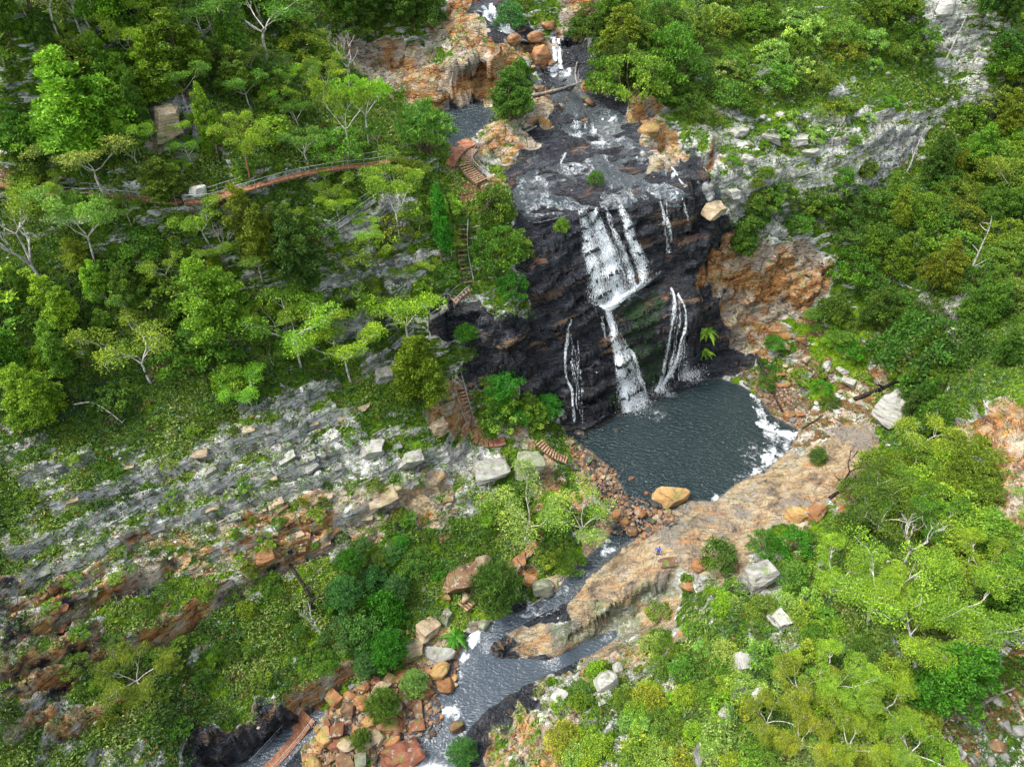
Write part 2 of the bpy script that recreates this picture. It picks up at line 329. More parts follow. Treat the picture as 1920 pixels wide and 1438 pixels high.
for L_, hh, rusty in LEDGES:
    q_ = []
    for (u_, v_) in L_:
        zz_ = 10.
        for _ in range(30):
            X__, Y__, _z = P(u_, v_, zz_); zz_ = .5 * zz_ + .5 * Z0[min(NY - 1, np.searchsorted(GY, Y__)), min(NX - 1, np.searchsorted(GX, X__))]
        q_.append((X__, Y__))
    bd = np.full(Z0.shape, 99.); sg = np.zeros(Z0.shape); tt_ = np.zeros(Z0.shape)
    for k_, ((ax_, ay_), (bx2, by2)) in enumerate(zip(q_, q_[1:])):
        dx_, dy_ = bx2 - ax_, by2 - ay_; ll = dx_ * dx_ + dy_ * dy_; t_ = np.clip(((XX - ax_) * dx_ + (YY - ay_) * dy_) / ll, 0, 1); dd = np.hypot(XX - ax_ - t_ * dx_, YY - ay_ - t_ * dy_)
        cr = dx_ * (YY - ay_) - dy_ * (XX - ax_); m = dd < bd; bd = np.where(m, dd, bd); sg = np.where(m, np.sign(cr), sg); tt_ = np.where(m, (k_ + t_) / (len(q_) - 1), tt_)
    d_ = bd * sg + jag; br_ = .45 + .55 * sstep(-.25, .15, vnoise(XX / 2.2, YY / 2.2, Z0 * 0 + hh, 55)); ends = sstep(0, .06, tt_) * sstep(1, .94, tt_) * (bd < 6)
    LD += ends * br_ * hh * ((sstep(-.14, .14, d_) - .5) * np.exp(-np.abs(d_) / 2.2) * 1.1 - .75 * np.exp(-((d_ + .45) / .3) ** 2))
    fc = ends * sstep(-.75, -.35, d_) * sstep(1.15, .3, d_); LR = np.maximum(LR, fc * (.38 + .7 * br_)); LO = np.where(fc > .05, rusty, LO); LK = np.maximum(LK, ends * rusty * np.exp(-((d_ + .4) / .4) ** 2))
Z1 = Z1 + LD
A[..., 0] = np.maximum(A[..., 0], np.clip(LR, 0, 1)); A[..., 1] = np.where(LR > .05, LO * .75, A[..., 1]); A[..., 2] = np.maximum(A[..., 2], LK * .4); A[..., 3] = np.where(LR > .05, 1 - LO, A[..., 3])
riser = np.exp(-((fr - .52) / .17) ** 2) * bst; rockish = sstep(.25, .5, A[..., 0]) * (1 - sstep(.75, .95, A[..., 0]))
A[..., 0] = np.clip(A[..., 0] + rockish * steepf * (riser * .60 - .04), 0, 1)
f1, f2, idv = cell(XX / 1.9 + YY * .15, YY / 1.3 - XX * .1, s_ / 1.2, 41)
Z1 += (idv - .5) * .9 * rk * (1 - slab * .8) * np.clip(1.2 - A[..., 2] * .5, 0, 1) * (1 - still)
f1, f2, idv2 = cell(XX / .75, YY / .6, s_ / .6, 51)
Z1 += (idv2 - .5) * .32 * rk * (1 - slab * .6) * (1 - still)
Z1 += (fbm(XX / 5, YY / 5, Z0 * 0, 5, 61) * .45 + .1) * (1 - still) * (1 - .5 * slab)
Z1 += slab * (1 - still) * terrace(fbm(XX / 4 + YY / 9, YY / 4, Z0 * 0, 3, 8) * 1.0 + 1, .3, .2) * .9
Z1 -= slab * (1 - still) * .35 * sstep(.10, .0, np.abs(fbm((XX + YY * .8) / 9, (YY - XX * .7) / 1.8, Z0 * 0, 4, 83)))
Z1 = np.where(still > 0, np.maximum(Z1, ZW + .06 * still - 9 * (1 - still)), Z1) - carve
# gully cracks
V3 = np.stack([XX, YY, Z1], -1).reshape(-1, 3)
gy, gx = np.gradient(Z0, GY, GX)
N = np.stack([-gx, -gy, np.ones_like(gx)], -1).reshape(-1, 3); N /= np.linalg.norm(N, axis=1, keepdims=True)
x, y, z = V3.T
st = sstep(.8, 2.2, slope).ravel(); kk = A[..., 2].ravel() * A[..., 0].ravel(); rr = rk.ravel()
sb = z - .36 * x + .8 * fbm(x / 9, y / 9, z / 9, 3, 90)
layer = vnoise(sb * 1.15, x * .09, y * .09, 4) * .75 + vnoise(sb * 2.7, x * .16, y * .16, 5) * .38 + vnoise(sb * .38, x * .07, y * .07, 6) * .9
f1, f2, idc = cell(x / 2.6, y / 2.6, sb / 1.5, 71)
def saw(q, T, sd_): f = q / T - np.floor(q / T); return (sstep(0, .12, f) * (1 - .75 * f)) * (.4 + .9 * _h(np.floor(q / T), np.floor(x / 7 + .37 * np.floor(q / T)), x * 0, sd_))
og = np.clip(A[..., 1].ravel() - kk, 0, 1); f1, f2, idb = cell(x / 4.2, y / 4.2, sb / 3.2, 171)
D = st * rr * (1 - .45 * og) * (og * (idb - .5) * 3.0 + layer * .5 + (idc - .5) * .8 + .28 * fbm(x / 2, y / 2, z / 2, 4, 12) + 1.05 * saw(sb + .25 * fbm(x / 3, y / 3, z / 3, 2, 2), 2.1, 7) + .45 * saw(sb, .72, 9) - .5)
fl = (A[..., 2] * (1 - sstep(.4, 1, slope))).ravel() * (1 - still.ravel()); sf = y * .8 - x * .45 + 1.2 * fbm(x / 5, y / 5, z * 0, 3, 33)
V3[:, 2] += fl * (saw(sf, 2.6, 11) * .75 + saw(sf, 1.0, 13) * .25 - .42)
V3 += N * D[:, None]
idx = np.arange(NX * NY).reshape(NY, NX)
Q = np.stack([idx[:-1, :-1], idx[:-1, 1:], idx[1:, 1:], idx[1:, :-1]], -1).reshape(-1, 4)

def mesh_np(name, V, Fq, mats=(), smooth=True, k=4):
    me = bpy.data.meshes.new(name); V = np.asarray(V, np.float32); Fq = np.asarray(Fq, np.int32)
    me.vertices.add(len(V)); me.vertices.foreach_set('co', V.ravel()); me.loops.add(Fq.size); me.loops.foreach_set('vertex_index', Fq.ravel())
    me.polygons.add(len(Fq)); me.polygons.foreach_set('loop_start', np.arange(len(Fq), dtype=np.int32) * k)
    me.polygons.foreach_set('use_smooth', np.full(len(Fq), smooth)); me.update(calc_edges=True)
    for m in mats: me.materials.append(m)
    return me
def attr(me, name, arr):
    a = me.color_attributes.new(name, 'FLOAT_COLOR', 'POINT')
    arr = np.asarray(arr, np.float32)
    if arr.shape[1] == 3: arr = np.concatenate([arr, np.ones((len(arr), 1), np.float32)], 1)
    a.data.foreach_set('color', arr.ravel())
def link(name, me, parent=None, **kw):
    o = bpy.data.objects.new(name, me); COL.objects.link(o)
    if parent: o.parent = parent
    for k, v in kw.items(): o[k] = v
    return o
def empty(name, loc=(0, 0, 0), **kw):
    o = bpy.data.objects.new(name, None); COL.objects.link(o); o.location = loc
    for k, v in kw.items(): o[k] = v
    return o

# ------------------------------------------------------------------ materials
class NT:
    def __init__(s, name):
        s.m = bpy.data.materials.new(name); s.m.use_nodes = True; s.t = s.m.node_tree; s.b = s.t.nodes['Principled BSDF']; s.o = s.t.nodes['Material Output']
    def n(s, typ, **kw):
        q = s.t.nodes.new(typ)
        for k, v in kw.items():
            if k in ('i',):
                for a, b in v.items(): s.set(q, a, b)
            else: setattr(q, k, v)
        return q
    def set(s, q, k, v):
        if isinstance(v, bpy.types.NodeSocket): s.t.links.new(v, q.inputs[k])
        else: q.inputs[k].default_value = v
    def math(s, op, a, b=0, c=0, clamp=False):
        q = s.n('ShaderNodeMath', operation=op, use_clamp=clamp); s.set(q, 0, a); s.set(q, 1, b)
        if op in ('MULTIPLY_ADD',): s.set(q, 2, c)
        return q.outputs[0]
    def pos(s): return s.n('ShaderNodeNewGeometry').outputs['Position']
    def obj(s): return s.n('ShaderNodeTexCoord').outputs['Object']
    def noise(s, v, sc, det=4, rough=.55, dist=0):
        q = s.n('ShaderNodeTexNoise'); s.set(q, 'Vector', v); s.set(q, 'Scale', sc); s.set(q, 'Detail', det); s.set(q, 'Roughness', rough); s.set(q, 'Distortion', dist); return q.outputs['Fac']
    def voro(s, v, sc, feat='DISTANCE_TO_EDGE', outp='Distance'):
        q = s.n('ShaderNodeTexVoronoi', feature=feat); s.set(q, 'Vector', v); s.set(q, 'Scale', sc); return q.outputs[outp]
    def ss(s, x, a, b, lo=0., hi=1.):
        q = s.n('ShaderNodeMapRange', interpolation_type='SMOOTHSTEP')
        for i, v in enumerate((x, a, b, lo, hi)): s.set(q, i, v)
        return q.outputs[0]
    def mix(s, f, a, b, mode='MIX'):
        q = s.n('ShaderNodeMix', data_type='RGBA', blend_type=mode, clamp_factor=True)
        s.set(q, 0, f)
        for k, v in ((6, a), (7, b)):
            if isinstance(v, tuple): v = (*v, 1)[:4]
            s.set(q, k, v)
        return q.outputs[2]
    def ramp(s, f, stops):
        q = s.n('ShaderNodeValToRGB'); s.set(q, 0, f); e = q.color_ramp.elements
        while len(e) < len(stops): e.new(.5)
        for el, (p, c) in zip(e, stops): el.position = p; el.color = (*c, 1)
        return q.outputs[0]
    def att(s, name, typ='GEOMETRY'):
        q = s.n('ShaderNodeAttribute', attribute_name=name, attribute_type=typ); r = s.n('ShaderNodeSeparateColor'); s.t.links.new(q.outputs['Color'], r.inputs[0]); return r.outputs[0], r.outputs[1], r.outputs[2], q.outputs['Alpha']
    def bed(s, v, tilt=.12, kx=.35, kz=2.2):
        """coordinates stretched along the bedding"""
        p = s.n('ShaderNodeSeparateXYZ'); s.t.links.new(v, p.inputs[0])
        zz = s.math('SUBTRACT', p.outputs[2], s.math('MULTIPLY', p.outputs[0], tilt)); c = s.n('ShaderNodeCombineXYZ')
        s.set(c, 0, s.math('MULTIPLY', p.outputs[0], kx)); s.set(c, 1, s.math('MULTIPLY', p.outputs[1], kx)); s.set(c, 2, s.math('MULTIPLY', zz, kz)); return c.outputs[0]
    def bump(s, h, st=.5, dist=.1):
        q = s.n('ShaderNodeBump'); s.set(q, 'Height', h); s.set(q, 'Strength', st); s.set(q, 'Distance', dist); s.t.links.new(q.outputs[0], s.b.inputs['Normal'])
    def base(s, c, rough=.9, spec=.3):
        s.set(s.b, 'Base Color', c if isinstance(c, bpy.types.NodeSocket) else (*c, 1)); s.set(s.b, 'Roughness', rough); s.set(s.b, 'Specular IOR Level', spec); return s.m

def rock_palettes(t, p, big):
    """pale grey, orange, wet black and tan sandstone out of the same noises"""
    b = t.bed(p); n1 = t.noise(b, .55, 6, .6, .4); n2 = t.noise(p, 2.2, 5, .65); n3 = t.noise(b, 2.6, 4, .6)
    pale = t.ramp(n1, [(.28, (.09, .09, .085)), (.38, (.26, .265, .25)), (.48, (.46, .465, .44)), (.60, (.66, .66, .61))])
    pale = t.mix(t.ss(n2, .55, .64), pale, (.30, .24, .13)); pale = t.mix(t.ss(t.noise(p, .9, 5, .65), .55, .63, 0, .7), pale, (.16, .19, .08)); pale = t.mix(t.ss(n3, .6, .68, 0, .6), pale, (.08, .08, .075))
    org = t.ramp(n1, [(.28, (.07, .025, .015)), (.4, (.24, .10, .04)), (.5, (.46, .20, .055)), (.6, (.50, .31, .13)), (.72, (.5, .45, .36))])
    nq = t.n('ShaderNodeSeparateXYZ'); t.t.links.new(t.n('ShaderNodeNewGeometry').outputs['Normal'], nq.inputs[0])
    org = t.mix(t.math('MULTIPLY', t.ss(nq.outputs[2], .25, .75), t.ss(t.noise(p, .8, 5, .65), .44, .60, 0, .8)), org, (.42, .35, .25))
    org = t.mix(t.ss(t.noise(p, .28, 4, .6), .54, .66, 0, .6), org, (.48, .37, .22)); org = t.mix(t.ss(t.noise(p, .17, 4, .55), .50, .60, 0, .8), org, (.46, .41, .33))
    org = t.mix(t.ss(n3, .56, .66, 0, .85), org, (.06, .035, .025))
    org = t.mix(t.ss(n2, .56, .64, 0, .6), org, (.42, .38, .30))
    blk = t.ramp(n1, [(.3, (.006, .007, .010)), (.47, (.014, .016, .022)), (.58, (.035, .040, .052)), (.72, (.11, .11, .12))])
    blk = t.mix(t.ss(t.noise(b, .33, 5, .65), .56, .65, 0, .75), blk, (.13, .075, .045)); blk = t.mix(t.ss(n3, .58, .66, 0, .6), blk, (.13, .135, .14)); blk = t.mix(t.ss(t.noise(b, .22, 4, .6), .60, .67, 0, .75), blk, (.36, .2, .09))
    tan = t.ramp(t.noise(p, .4, 8, .68, .6), [(.33, (.10, .085, .07)), (.41, (.24, .185, .13)), (.5, (.45, .33, .18)), (.58, (.48, .40, .27)), (.7, (.32, .30, .27))])
    tb = t.n('ShaderNodeMapping'); t.t.links.new(p, tb.inputs[0]); tb.inputs['Rotation'].default_value = (0, 0, -.75); tb.inputs['Scale'].default_value = (.35, 2.2, 1)
    tan = t.mix(t.ss(t.noise(tb.outputs[0], .9, 6, .65), .52, .62, 0, .75), tan, (.20, .17, .12)); tan = t.mix(t.ss(t.noise(tb.outputs[0], .45, 4, .6, .5), .55, .66, 0, .75), tan, (.5, .26, .10))
    ck = t.ss(t.voro(t.n('ShaderNodeVectorMath', operation='ADD', i={0: tb.outputs[0], 1: t.n('ShaderNodeTexNoise', i={'Vector': p, 'Scale': 1.1, 'Detail': 4}).outputs['Color']}).outputs[0], .55), .0, .03, .6, 0); tan = t.mix(ck, tan, (.05, .04, .03))
    tan = t.mix(t.ss(n2, .58, .66, 0, .5), tan, (.34, .16, .07)); tan = t.mix(t.ss(t.noise(p, .13, 5, .6), .53, .62, 0, .8), tan, (.22, .205, .18))
    return b, n1, n2, n3, pale, org, blk, tan
t = NT('hillside'); p = t.pos(); b, n1, n2, n3, pale, org, blk, tan = rock_palettes(t, p, 1)
vc = t.n('ShaderNodeSeparateColor'); t.t.links.new(t.voro(t.bed(p, .1, .75, 1.3), 1.05, 'F1', 'Color'), vc.inputs[0]); vb = t.math('MULTIPLY_ADD', vc.outputs[0], .75, .62); vv3 = t.n('ShaderNodeCombineColor', i={0: vb, 1: vb, 2: vb}).outputs[0]
pale = t.mix(1.0, pale, vv3, 'MULTIPLY'); org = t.mix(.7, org, vv3, 'MULTIPLY')
R, O, K, W_ = t.att('rock'); G, S, T, _a = t.att('cover')
brk = t.math('MULTIPLY', t.math('SUBTRACT', n1, .5), .9)
rc = t.mix(t.ss(t.math('ADD', O, t.math('MULTIPLY', t.math('SUBTRACT', t.noise(p, .45, 5, .6), .5), 1.6)), .4, .65), pale, org)
rc = t.mix(t.ss(t.math('ADD', T, brk), .4, .6), rc, tan)
rc = t.mix(t.ss(t.math('ADD', K, t.math('MULTIPLY', t.math('SUBTRACT', t.noise(p, .5, 5, .6), .5), 1.1)), .4, .6), rc, blk)
ed = t.voro(t.bed(t.n('ShaderNodeVectorMath', operation='ADD', i={0: p, 1: t.n('ShaderNodeTexNoise', i={'Vector': p, 'Scale': .9, 'Detail': 3}).outputs['Color']}).outputs[0], .1, .42, 1.5), 1.0)
crack = t.math('MAXIMUM', t.ss(ed, .0, .05, .3, 1.0), t.ss(t.noise(p, .7, 3, .6), .46, .56, 0, .9)); crk = t.math('MAXIMUM', crack, t.ss(t.math('MAXIMUM', K, T), .2, .5))
rc = t.mix(t.math('MULTIPLY', t.ss(t.math('MULTIPLY', G, K), .2, .5), t.ss(t.noise(p, .7, 5, .65), .38, .55)), rc, (.012, .04, .008))
rc = t.mix(t.math('MULTIPLY', t.ss(t.math('MULTIPLY', G, T), .06, .16), t.ss(t.noise(p, 1.3, 6, .7), .42, .56, 0, .85)), rc, (.20, .23, .13))
rc = t.mix(1.0, rc, t.n('ShaderNodeCombineColor', i={0: crk, 1: crk, 2: crk}).outputs[0], 'MULTIPLY')
nz = t.n('ShaderNodeSeparateXYZ'); t.t.links.new(t.n('ShaderNodeNewGeometry').outputs['Normal'], nz.inputs[0]); up = nz.outputs[2]
gn = t.noise(p, 1.6, 7, .7)
grs = t.ramp(gn, [(.3, (.015, .028, .008)), (.42, (.035, .075, .015)), (.52, (.08, .15, .022)), (.64, (.17, .25, .035)), (.74, (.25, .27, .07))])
lim = t.ramp(gn, [(.3, (.04, .08, .012)), (.5, (.11, .20, .025)), (.65, (.24, .33, .06))])
lit = t.ramp(t.noise(p, 3.5, 6, .75), [(.3, (.03, .02, .012)), (.45, (.11, .07, .035)), (.58, (.22, .15, .08)), (.7, (.3, .27, .2))])
veg = t.mix(t.ss(t.math('ADD', G, t.math('MULTIPLY', t.math('SUBTRACT', t.noise(p, .5, 5, .65), .5), 1.8)), .35, .85), grs, lim)
veg = t.mix(t.ss(t.math('ADD', S, t.math('MULTIPLY', t.math('SUBTRACT', t.noise(p, .8, 5, .65), .5), 2.2)), .5, .75), veg, lit)
mossy = t.ss(t.noise(p, 1.1, 6, .65), .53, .6, 0, .75)
rc = t.mix(t.math('MULTIPLY', t.math('MULTIPLY', mossy, t.ss(up, .3, .8)), t.math('SUBTRACT', 1, t.math('MAXIMUM', T, K), clamp=True)), rc, lim)
rsel = t.math('ADD', R, t.math('MULTIPLY', t.ss(up, .85, .35), .30))
pres = t.math('ADD', t.math('MULTIPLY', t.math('SUBTRACT', t.noise(t.bed(p, .1, .32, 1.15), 1.15, 7, .66), .5), 2.7), .5)
rm = t.ss(t.math('SUBTRACT', pres, t.math('SUBTRACT', 1.0, rsel)), -.06, .06)
rm = t.math('MAXIMUM', rm, t.ss(R, .9, .97))
t.base(t.mix(rm, t.n('ShaderNodeHueSaturation', i={'Saturation': 1.15, 'Color': veg}).outputs[0], rc), .9, .3)
t.set(t.b, 'Roughness', t.ss(t.math('MULTIPLY', K, rm), .3, .8, .92, .27)); t.set(t.b, 'Specular IOR Level', t.ss(K, .4, .8, .2, .5))
hgt = t.math('ADD', t.math('MULTIPLY', crack, .5), t.math('ADD', t.math('MULTIPLY', n3, 1.2), t.math('MULTIPLY', t.noise(p, 3.2, 4, .7), .9)))
t.bump(hgt, 1.0, .38)
M_HILL = t.m
ter = mesh_np('terrain', V3, Q, [M_HILL])
A1 = A.reshape(-1, 8); attr(ter, 'rock', A1[:, :4]); attr(ter, 'cover', A1[:, [4, 5, 6]])
terrain = link('terrain', ter, kind='structure')
BV = BVHTree.FromObject(terrain, bpy.context.evaluated_depsgraph_get())
CO = Vector((0, 0, CAMH))
def hit(u, v, off=0):
    d = (Vector(P(u, v, 0)) - CO).normalized(); h = BV.ray_cast(CO, d)
    return (h[0] + h[1] * off, h[1]) if h[0] else (Vector(P(u, v, 40)), Vector((0, 0, 1)))
def ground(x, y):
    h = BV.ray_cast(Vector((x, y, 300)), Vector((0, 0, -1))); return h[0].z if h[0] else 0
def mapcode(u, v): return MAP[min(35, max(0, int(v // 40)))][min(47, max(0, int(u // 40)))]

# ------------------------------------------------------------------ water sheets
def white_at(u, v, x, y, blobs):
    r = np.zeros(u.shape); nz_ = fbm(x / 1.1, y / 1.1, x * 0, 4, 21)
    u = u + 9 * nz_; v = v + 9 * fbm(x / 1.1, y / 1.1, x * 0, 4, 27)
    for pg in FOAMP: r = np.maximum(r, inpoly(u, v, pg) * (.72 + .35 * nz_ + .2 * vnoise(x / 3, y / 3, x * 0, 8)))
    for (pu, pv, ru, rv, k) in blobs:
        r = np.maximum(r, k * sstep(1.15, .1, np.hypot((u - pu) / ru, (v - pv) / rv)))
    return r
FOAMP = [[(1412,738),(1428,750),(1446,792),(1462,800),(1500,802),(1490,840),(1455,868),(1420,892),(1398,900),(1425,870),(1440,845),(1432,815),(1416,775)]]
FOAM = [(1188,762,28,16,1.1),(1245,738,34,12,.9),(1290,712,30,14,.9),(1395,895,46,18,.5),(1420,850,50,40,.45),(1225,770,40,26,.5),(1340,934,20,7,1),(1290,939,14,5,1),(1205,955,18,16,.6),(1138,1030,26,18,1.1),(1100,1075,34,18,.5),(1050,1108,24,16,.7),
        (1010,1145,30,10,.9),(985,1148,20,8,1.0),(888,1200,22,20,1.6),(870,1230,16,20,1.3),(858,1265,9,40,.9),(850,1335,24,20,1.0),(775,1410,30,34,1.5),(800,1440,50,24,1.4),(770,1380,16,12,.8),(745,1430,20,14,1.1),(1020,1240,20,6,.5),(1135,1188,40,10,.6),(470,1420,10,12,.9),(860,1345,22,12,.9),
        (1085,250,20,14,.8),(1114,248,16,12,.8),(1120,268,18,12,.8),(1040,350,60,24,.35),(1000,342,26,12,.5),(1065,295,60,20,.4),(1038,135,26,12,1.4),(1062,135,20,10,1.2),(1070,125,12,6,1.4),(1060,378,60,9,.55),(1135,340,60,20,.3),(1270,320,12,22,.9),(1150,230,12,10,1),(1130,270,20,12,.8),(920,25,20,20,1.4),(945,55,24,16,1.4),(985,75,20,10,.8),
        (875,240,26,16,.25)]
t = NT('water'); p = t.pos(); fo, de, sp, _a = t.att('foam')
mp = t.n('ShaderNodeMapping'); t.t.links.new(p, mp.inputs[0]); mp.inputs['Rotation'].default_value = (0, 0, .5); mp.inputs['Scale'].default_value = (.6, 1.5, 1)
wv = t.noise(mp.outputs[0], 2.1, 3, .6, .4); wv2 = t.noise(p, 3.6, 2, .5)
fn = t.noise(p, 1.4, 9, .75, 1.2)
fm = t.math('MULTIPLY', t.ss(t.math('ADD', t.math('MULTIPLY', fo, 1.0), t.math('MULTIPLY', t.math('SUBTRACT', fn, .5), 3.0)), .35, 1.25), t.ss(t.noise(p, 5, 3, .7), .25, .5, .6, 1))
wc = t.mix(de, (.06, .065, .06), (.008, .022, .024)); wc = t.mix(sp, wc, (.045, .062, .078))  # sp: sky reflection put into the base colour, strongest down the creek
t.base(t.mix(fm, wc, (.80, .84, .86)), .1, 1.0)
t.set(t.b, 'Roughness', t.ss(fm, 0, 1, .07, .7)); t.set(t.b, 'IOR', 1.33)
t.bump(t.math('ADD', t.math('MULTIPLY', t.math('ADD', t.math('MULTIPLY', wv, 1.5), t.math('MULTIPLY', wv2, .5)), t.math('MULTIPLY_ADD', sp, -.62, 1.0)), t.math('MULTIPLY', fm, .25)), .8, .34)
M_WATER = t.m
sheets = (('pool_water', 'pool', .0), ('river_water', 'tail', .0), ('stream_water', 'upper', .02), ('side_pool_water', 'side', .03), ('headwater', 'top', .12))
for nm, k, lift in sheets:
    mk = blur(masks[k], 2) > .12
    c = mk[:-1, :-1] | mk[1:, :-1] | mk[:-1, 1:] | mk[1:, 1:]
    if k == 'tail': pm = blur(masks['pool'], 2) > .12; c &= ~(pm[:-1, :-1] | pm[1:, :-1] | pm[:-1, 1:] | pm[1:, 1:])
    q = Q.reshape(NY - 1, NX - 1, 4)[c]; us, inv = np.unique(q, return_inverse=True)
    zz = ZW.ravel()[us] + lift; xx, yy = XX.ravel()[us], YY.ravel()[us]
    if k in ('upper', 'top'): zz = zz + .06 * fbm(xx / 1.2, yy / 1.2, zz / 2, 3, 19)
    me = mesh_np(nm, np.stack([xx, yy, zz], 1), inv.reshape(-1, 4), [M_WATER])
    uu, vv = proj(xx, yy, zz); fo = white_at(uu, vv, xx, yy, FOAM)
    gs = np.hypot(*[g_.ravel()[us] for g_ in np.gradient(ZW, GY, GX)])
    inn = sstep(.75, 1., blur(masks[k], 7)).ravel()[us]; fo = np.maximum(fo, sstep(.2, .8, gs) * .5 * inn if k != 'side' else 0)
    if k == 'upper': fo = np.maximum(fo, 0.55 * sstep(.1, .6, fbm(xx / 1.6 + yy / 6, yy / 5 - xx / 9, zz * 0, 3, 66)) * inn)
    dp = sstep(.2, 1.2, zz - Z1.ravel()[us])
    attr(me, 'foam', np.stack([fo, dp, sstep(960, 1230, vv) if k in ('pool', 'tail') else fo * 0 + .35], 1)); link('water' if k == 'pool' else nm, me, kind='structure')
# ------------------------------------------------------------------ plants
def leaf_mat(name, dark, mid, tip, trans=.25):
    t = NT(name); oi = t.n('ShaderNodeObjectInfo'); ge = t.n('ShaderNodeNewGeometry'); p = t.obj()
    r = ge.outputs['Random Per Island']; n = t.noise(p, .9, 3, .6)
    c = t.mix(t.ss(t.math('ADD', t.math('MULTIPLY', r, .55), t.math('MULTIPLY', n, .9)), .45, 1.0), dark, mid)
    c = t.mix(t.ss(t.math('ADD', t.math('MULTIPLY', r, .3), t.noise(p, .45, 2, .5)), .62, .95), c, tip)
    c = t.mix(1.0, c, oi.outputs['Color'], 'MULTIPLY')
    t.base(c, .6, .25)
    tr = t.n('ShaderNodeBsdfTranslucent'); t.set(tr, 0, c); mx = t.n('ShaderNodeMixShader'); t.set(mx, 0, trans)
    t.t.links.new(t.b.outputs[0], mx.inputs[1]); t.t.links.new(tr.outputs[0], mx.inputs[2]); t.t.links.new(mx.outputs[0], t.o.inputs[0]); return t.m
M_LEAF = leaf_mat('foliage', (.36, .47, .27), (1.0, 1.0, .9), (1.5, 1.35, .7))
def bark(name, a, b_, c_, sc=3):
    t = NT(name); p = t.obj(); t.base(t.ramp(t.noise(p, sc, 4, .6), [(.35, a), (.5, b_), (.62, c_)]), .85, .2); return t.m
M_PALE = bark('pale_bark', (.28, .24, .19), (.52, .49, .43), (.62, .60, .55))
M_BROWN = bark('brown_bark', (.05, .035, .025), (.13, .09, .06), (.26, .2, .15))
M_RED = bark('orange_bark', (.12, .05, .025), (.36, .15, .06), (.45, .25, .12))
M_BURNT = bark('burnt_bark', (.01, .01, .01), (.03, .026, .024), (.10, .08, .07))
M_GREYW = bark('dead_wood', (.22, .20, .18), (.42, .39, .36), (.58, .56, .52))

def tubes(name, paths, mat, sides=5):
    V, Fq = [], []
    for pts, rad in paths:
        base = len(V); n = len(pts)
        for i, (p, r) in enumerate(zip(pts, rad)):
            d = (Vector(pts[min(i + 1, n - 1)]) - Vector(pts[max(i - 1, 0)])).normalized()
            a = d.orthogonal().normalized() if abs(d.z) > .99 else Vector((-d.y, d.x, 0)).normalized(); b = d.cross(a)
            for k in range(sides):
                t = 2 * math.pi * k / sides; V.append(Vector(p) + (a * math.cos(t) + b * math.sin(t)) * r)
        for i in range(n - 1):
            for k in range(sides):
                q = base + i * sides; Fq.append((q + k, q + (k + 1) % sides, q + sides + (k + 1) % sides, q + sides + k))
    return mesh_np(name, [tuple(v) for v in V], Fq, [mat])
def limb(p0, p1, r0, r1, R, wig=.12, n=6):
    p0, p1 = Vector(p0), Vector(p1); L = (p1 - p0).length; pts = []; off = Vector((R.uniform(-1, 1), R.uniform(-1, 1), R.uniform(-.4, .4))) * L * wig
    ph = R.uniform(0, 6)
    for i in range(n + 1):
        t = i / n; pts.append(p0.lerp(p1, t) + off * math.sin(math.pi * t) + Vector((math.sin(ph + 7 * t), math.cos(ph + 6 * t), 0)) * L * wig * .22 * (t > 0) * (t < 1))
    return pts, [r0 + (r1 - r0) * (i / n) ** .8 for i in range(n + 1)]
def leaves(name, clumps, per, L, Wd, seed, droop=.0, shell=.55):
    """clumps (centre, radii) -> many small pointed leaves, each a face of its own"""
    g = np.random.default_rng(seed); C = np.array([c for c, r in clumps]); RR = np.array([r for c, r in clumps])
    per_i = np.maximum(8, (per * (RR[:, 0] / RR[:, 0].mean()) ** 2)).astype(int); ids = np.repeat(np.arange(len(C)), per_i); n = len(ids)
    d = g.normal(size=(n, 3)); d /= np.linalg.norm(d, axis=1, keepdims=True); d[:, 2] = np.where(d[:, 2] < -.35, -d[:, 2], d[:, 2])
    rad = shell + (1 - shell) * g.random(n) ** .7; rad *= 1 + .25 * g.normal(size=n) * (g.random(n) < .25)
    pos = C[ids] + d * RR[ids] * rad[:, None]
    ax = d * .9 + g.normal(size=(n, 3)) * .75; ax[:, 2] += .1 - droop; ax /= np.linalg.norm(ax, axis=1, keepdims=True)
    sd = np.cross(ax, g.normal(size=(n, 3)) * .7 + np.array([0, 0, 1.0])); sd /= np.linalg.norm(sd, axis=1, keepdims=True) + 1e-9
    sd = np.cross(ax, sd) * .35 + sd; l = L * (.6 + .8 * g.random(n))[:, None]; w_ = Wd * (.6 + .8 * g.random(n))[:, None]
    V = np.stack([pos - ax * l * .5, pos + sd * w_ * .5, pos + ax * l * .5, pos - sd * w_ * .5], 1).reshape(-1, 3)
    return mesh_np(name, V, np.arange(4 * n).reshape(-1, 4), [M_LEAF], smooth=False)

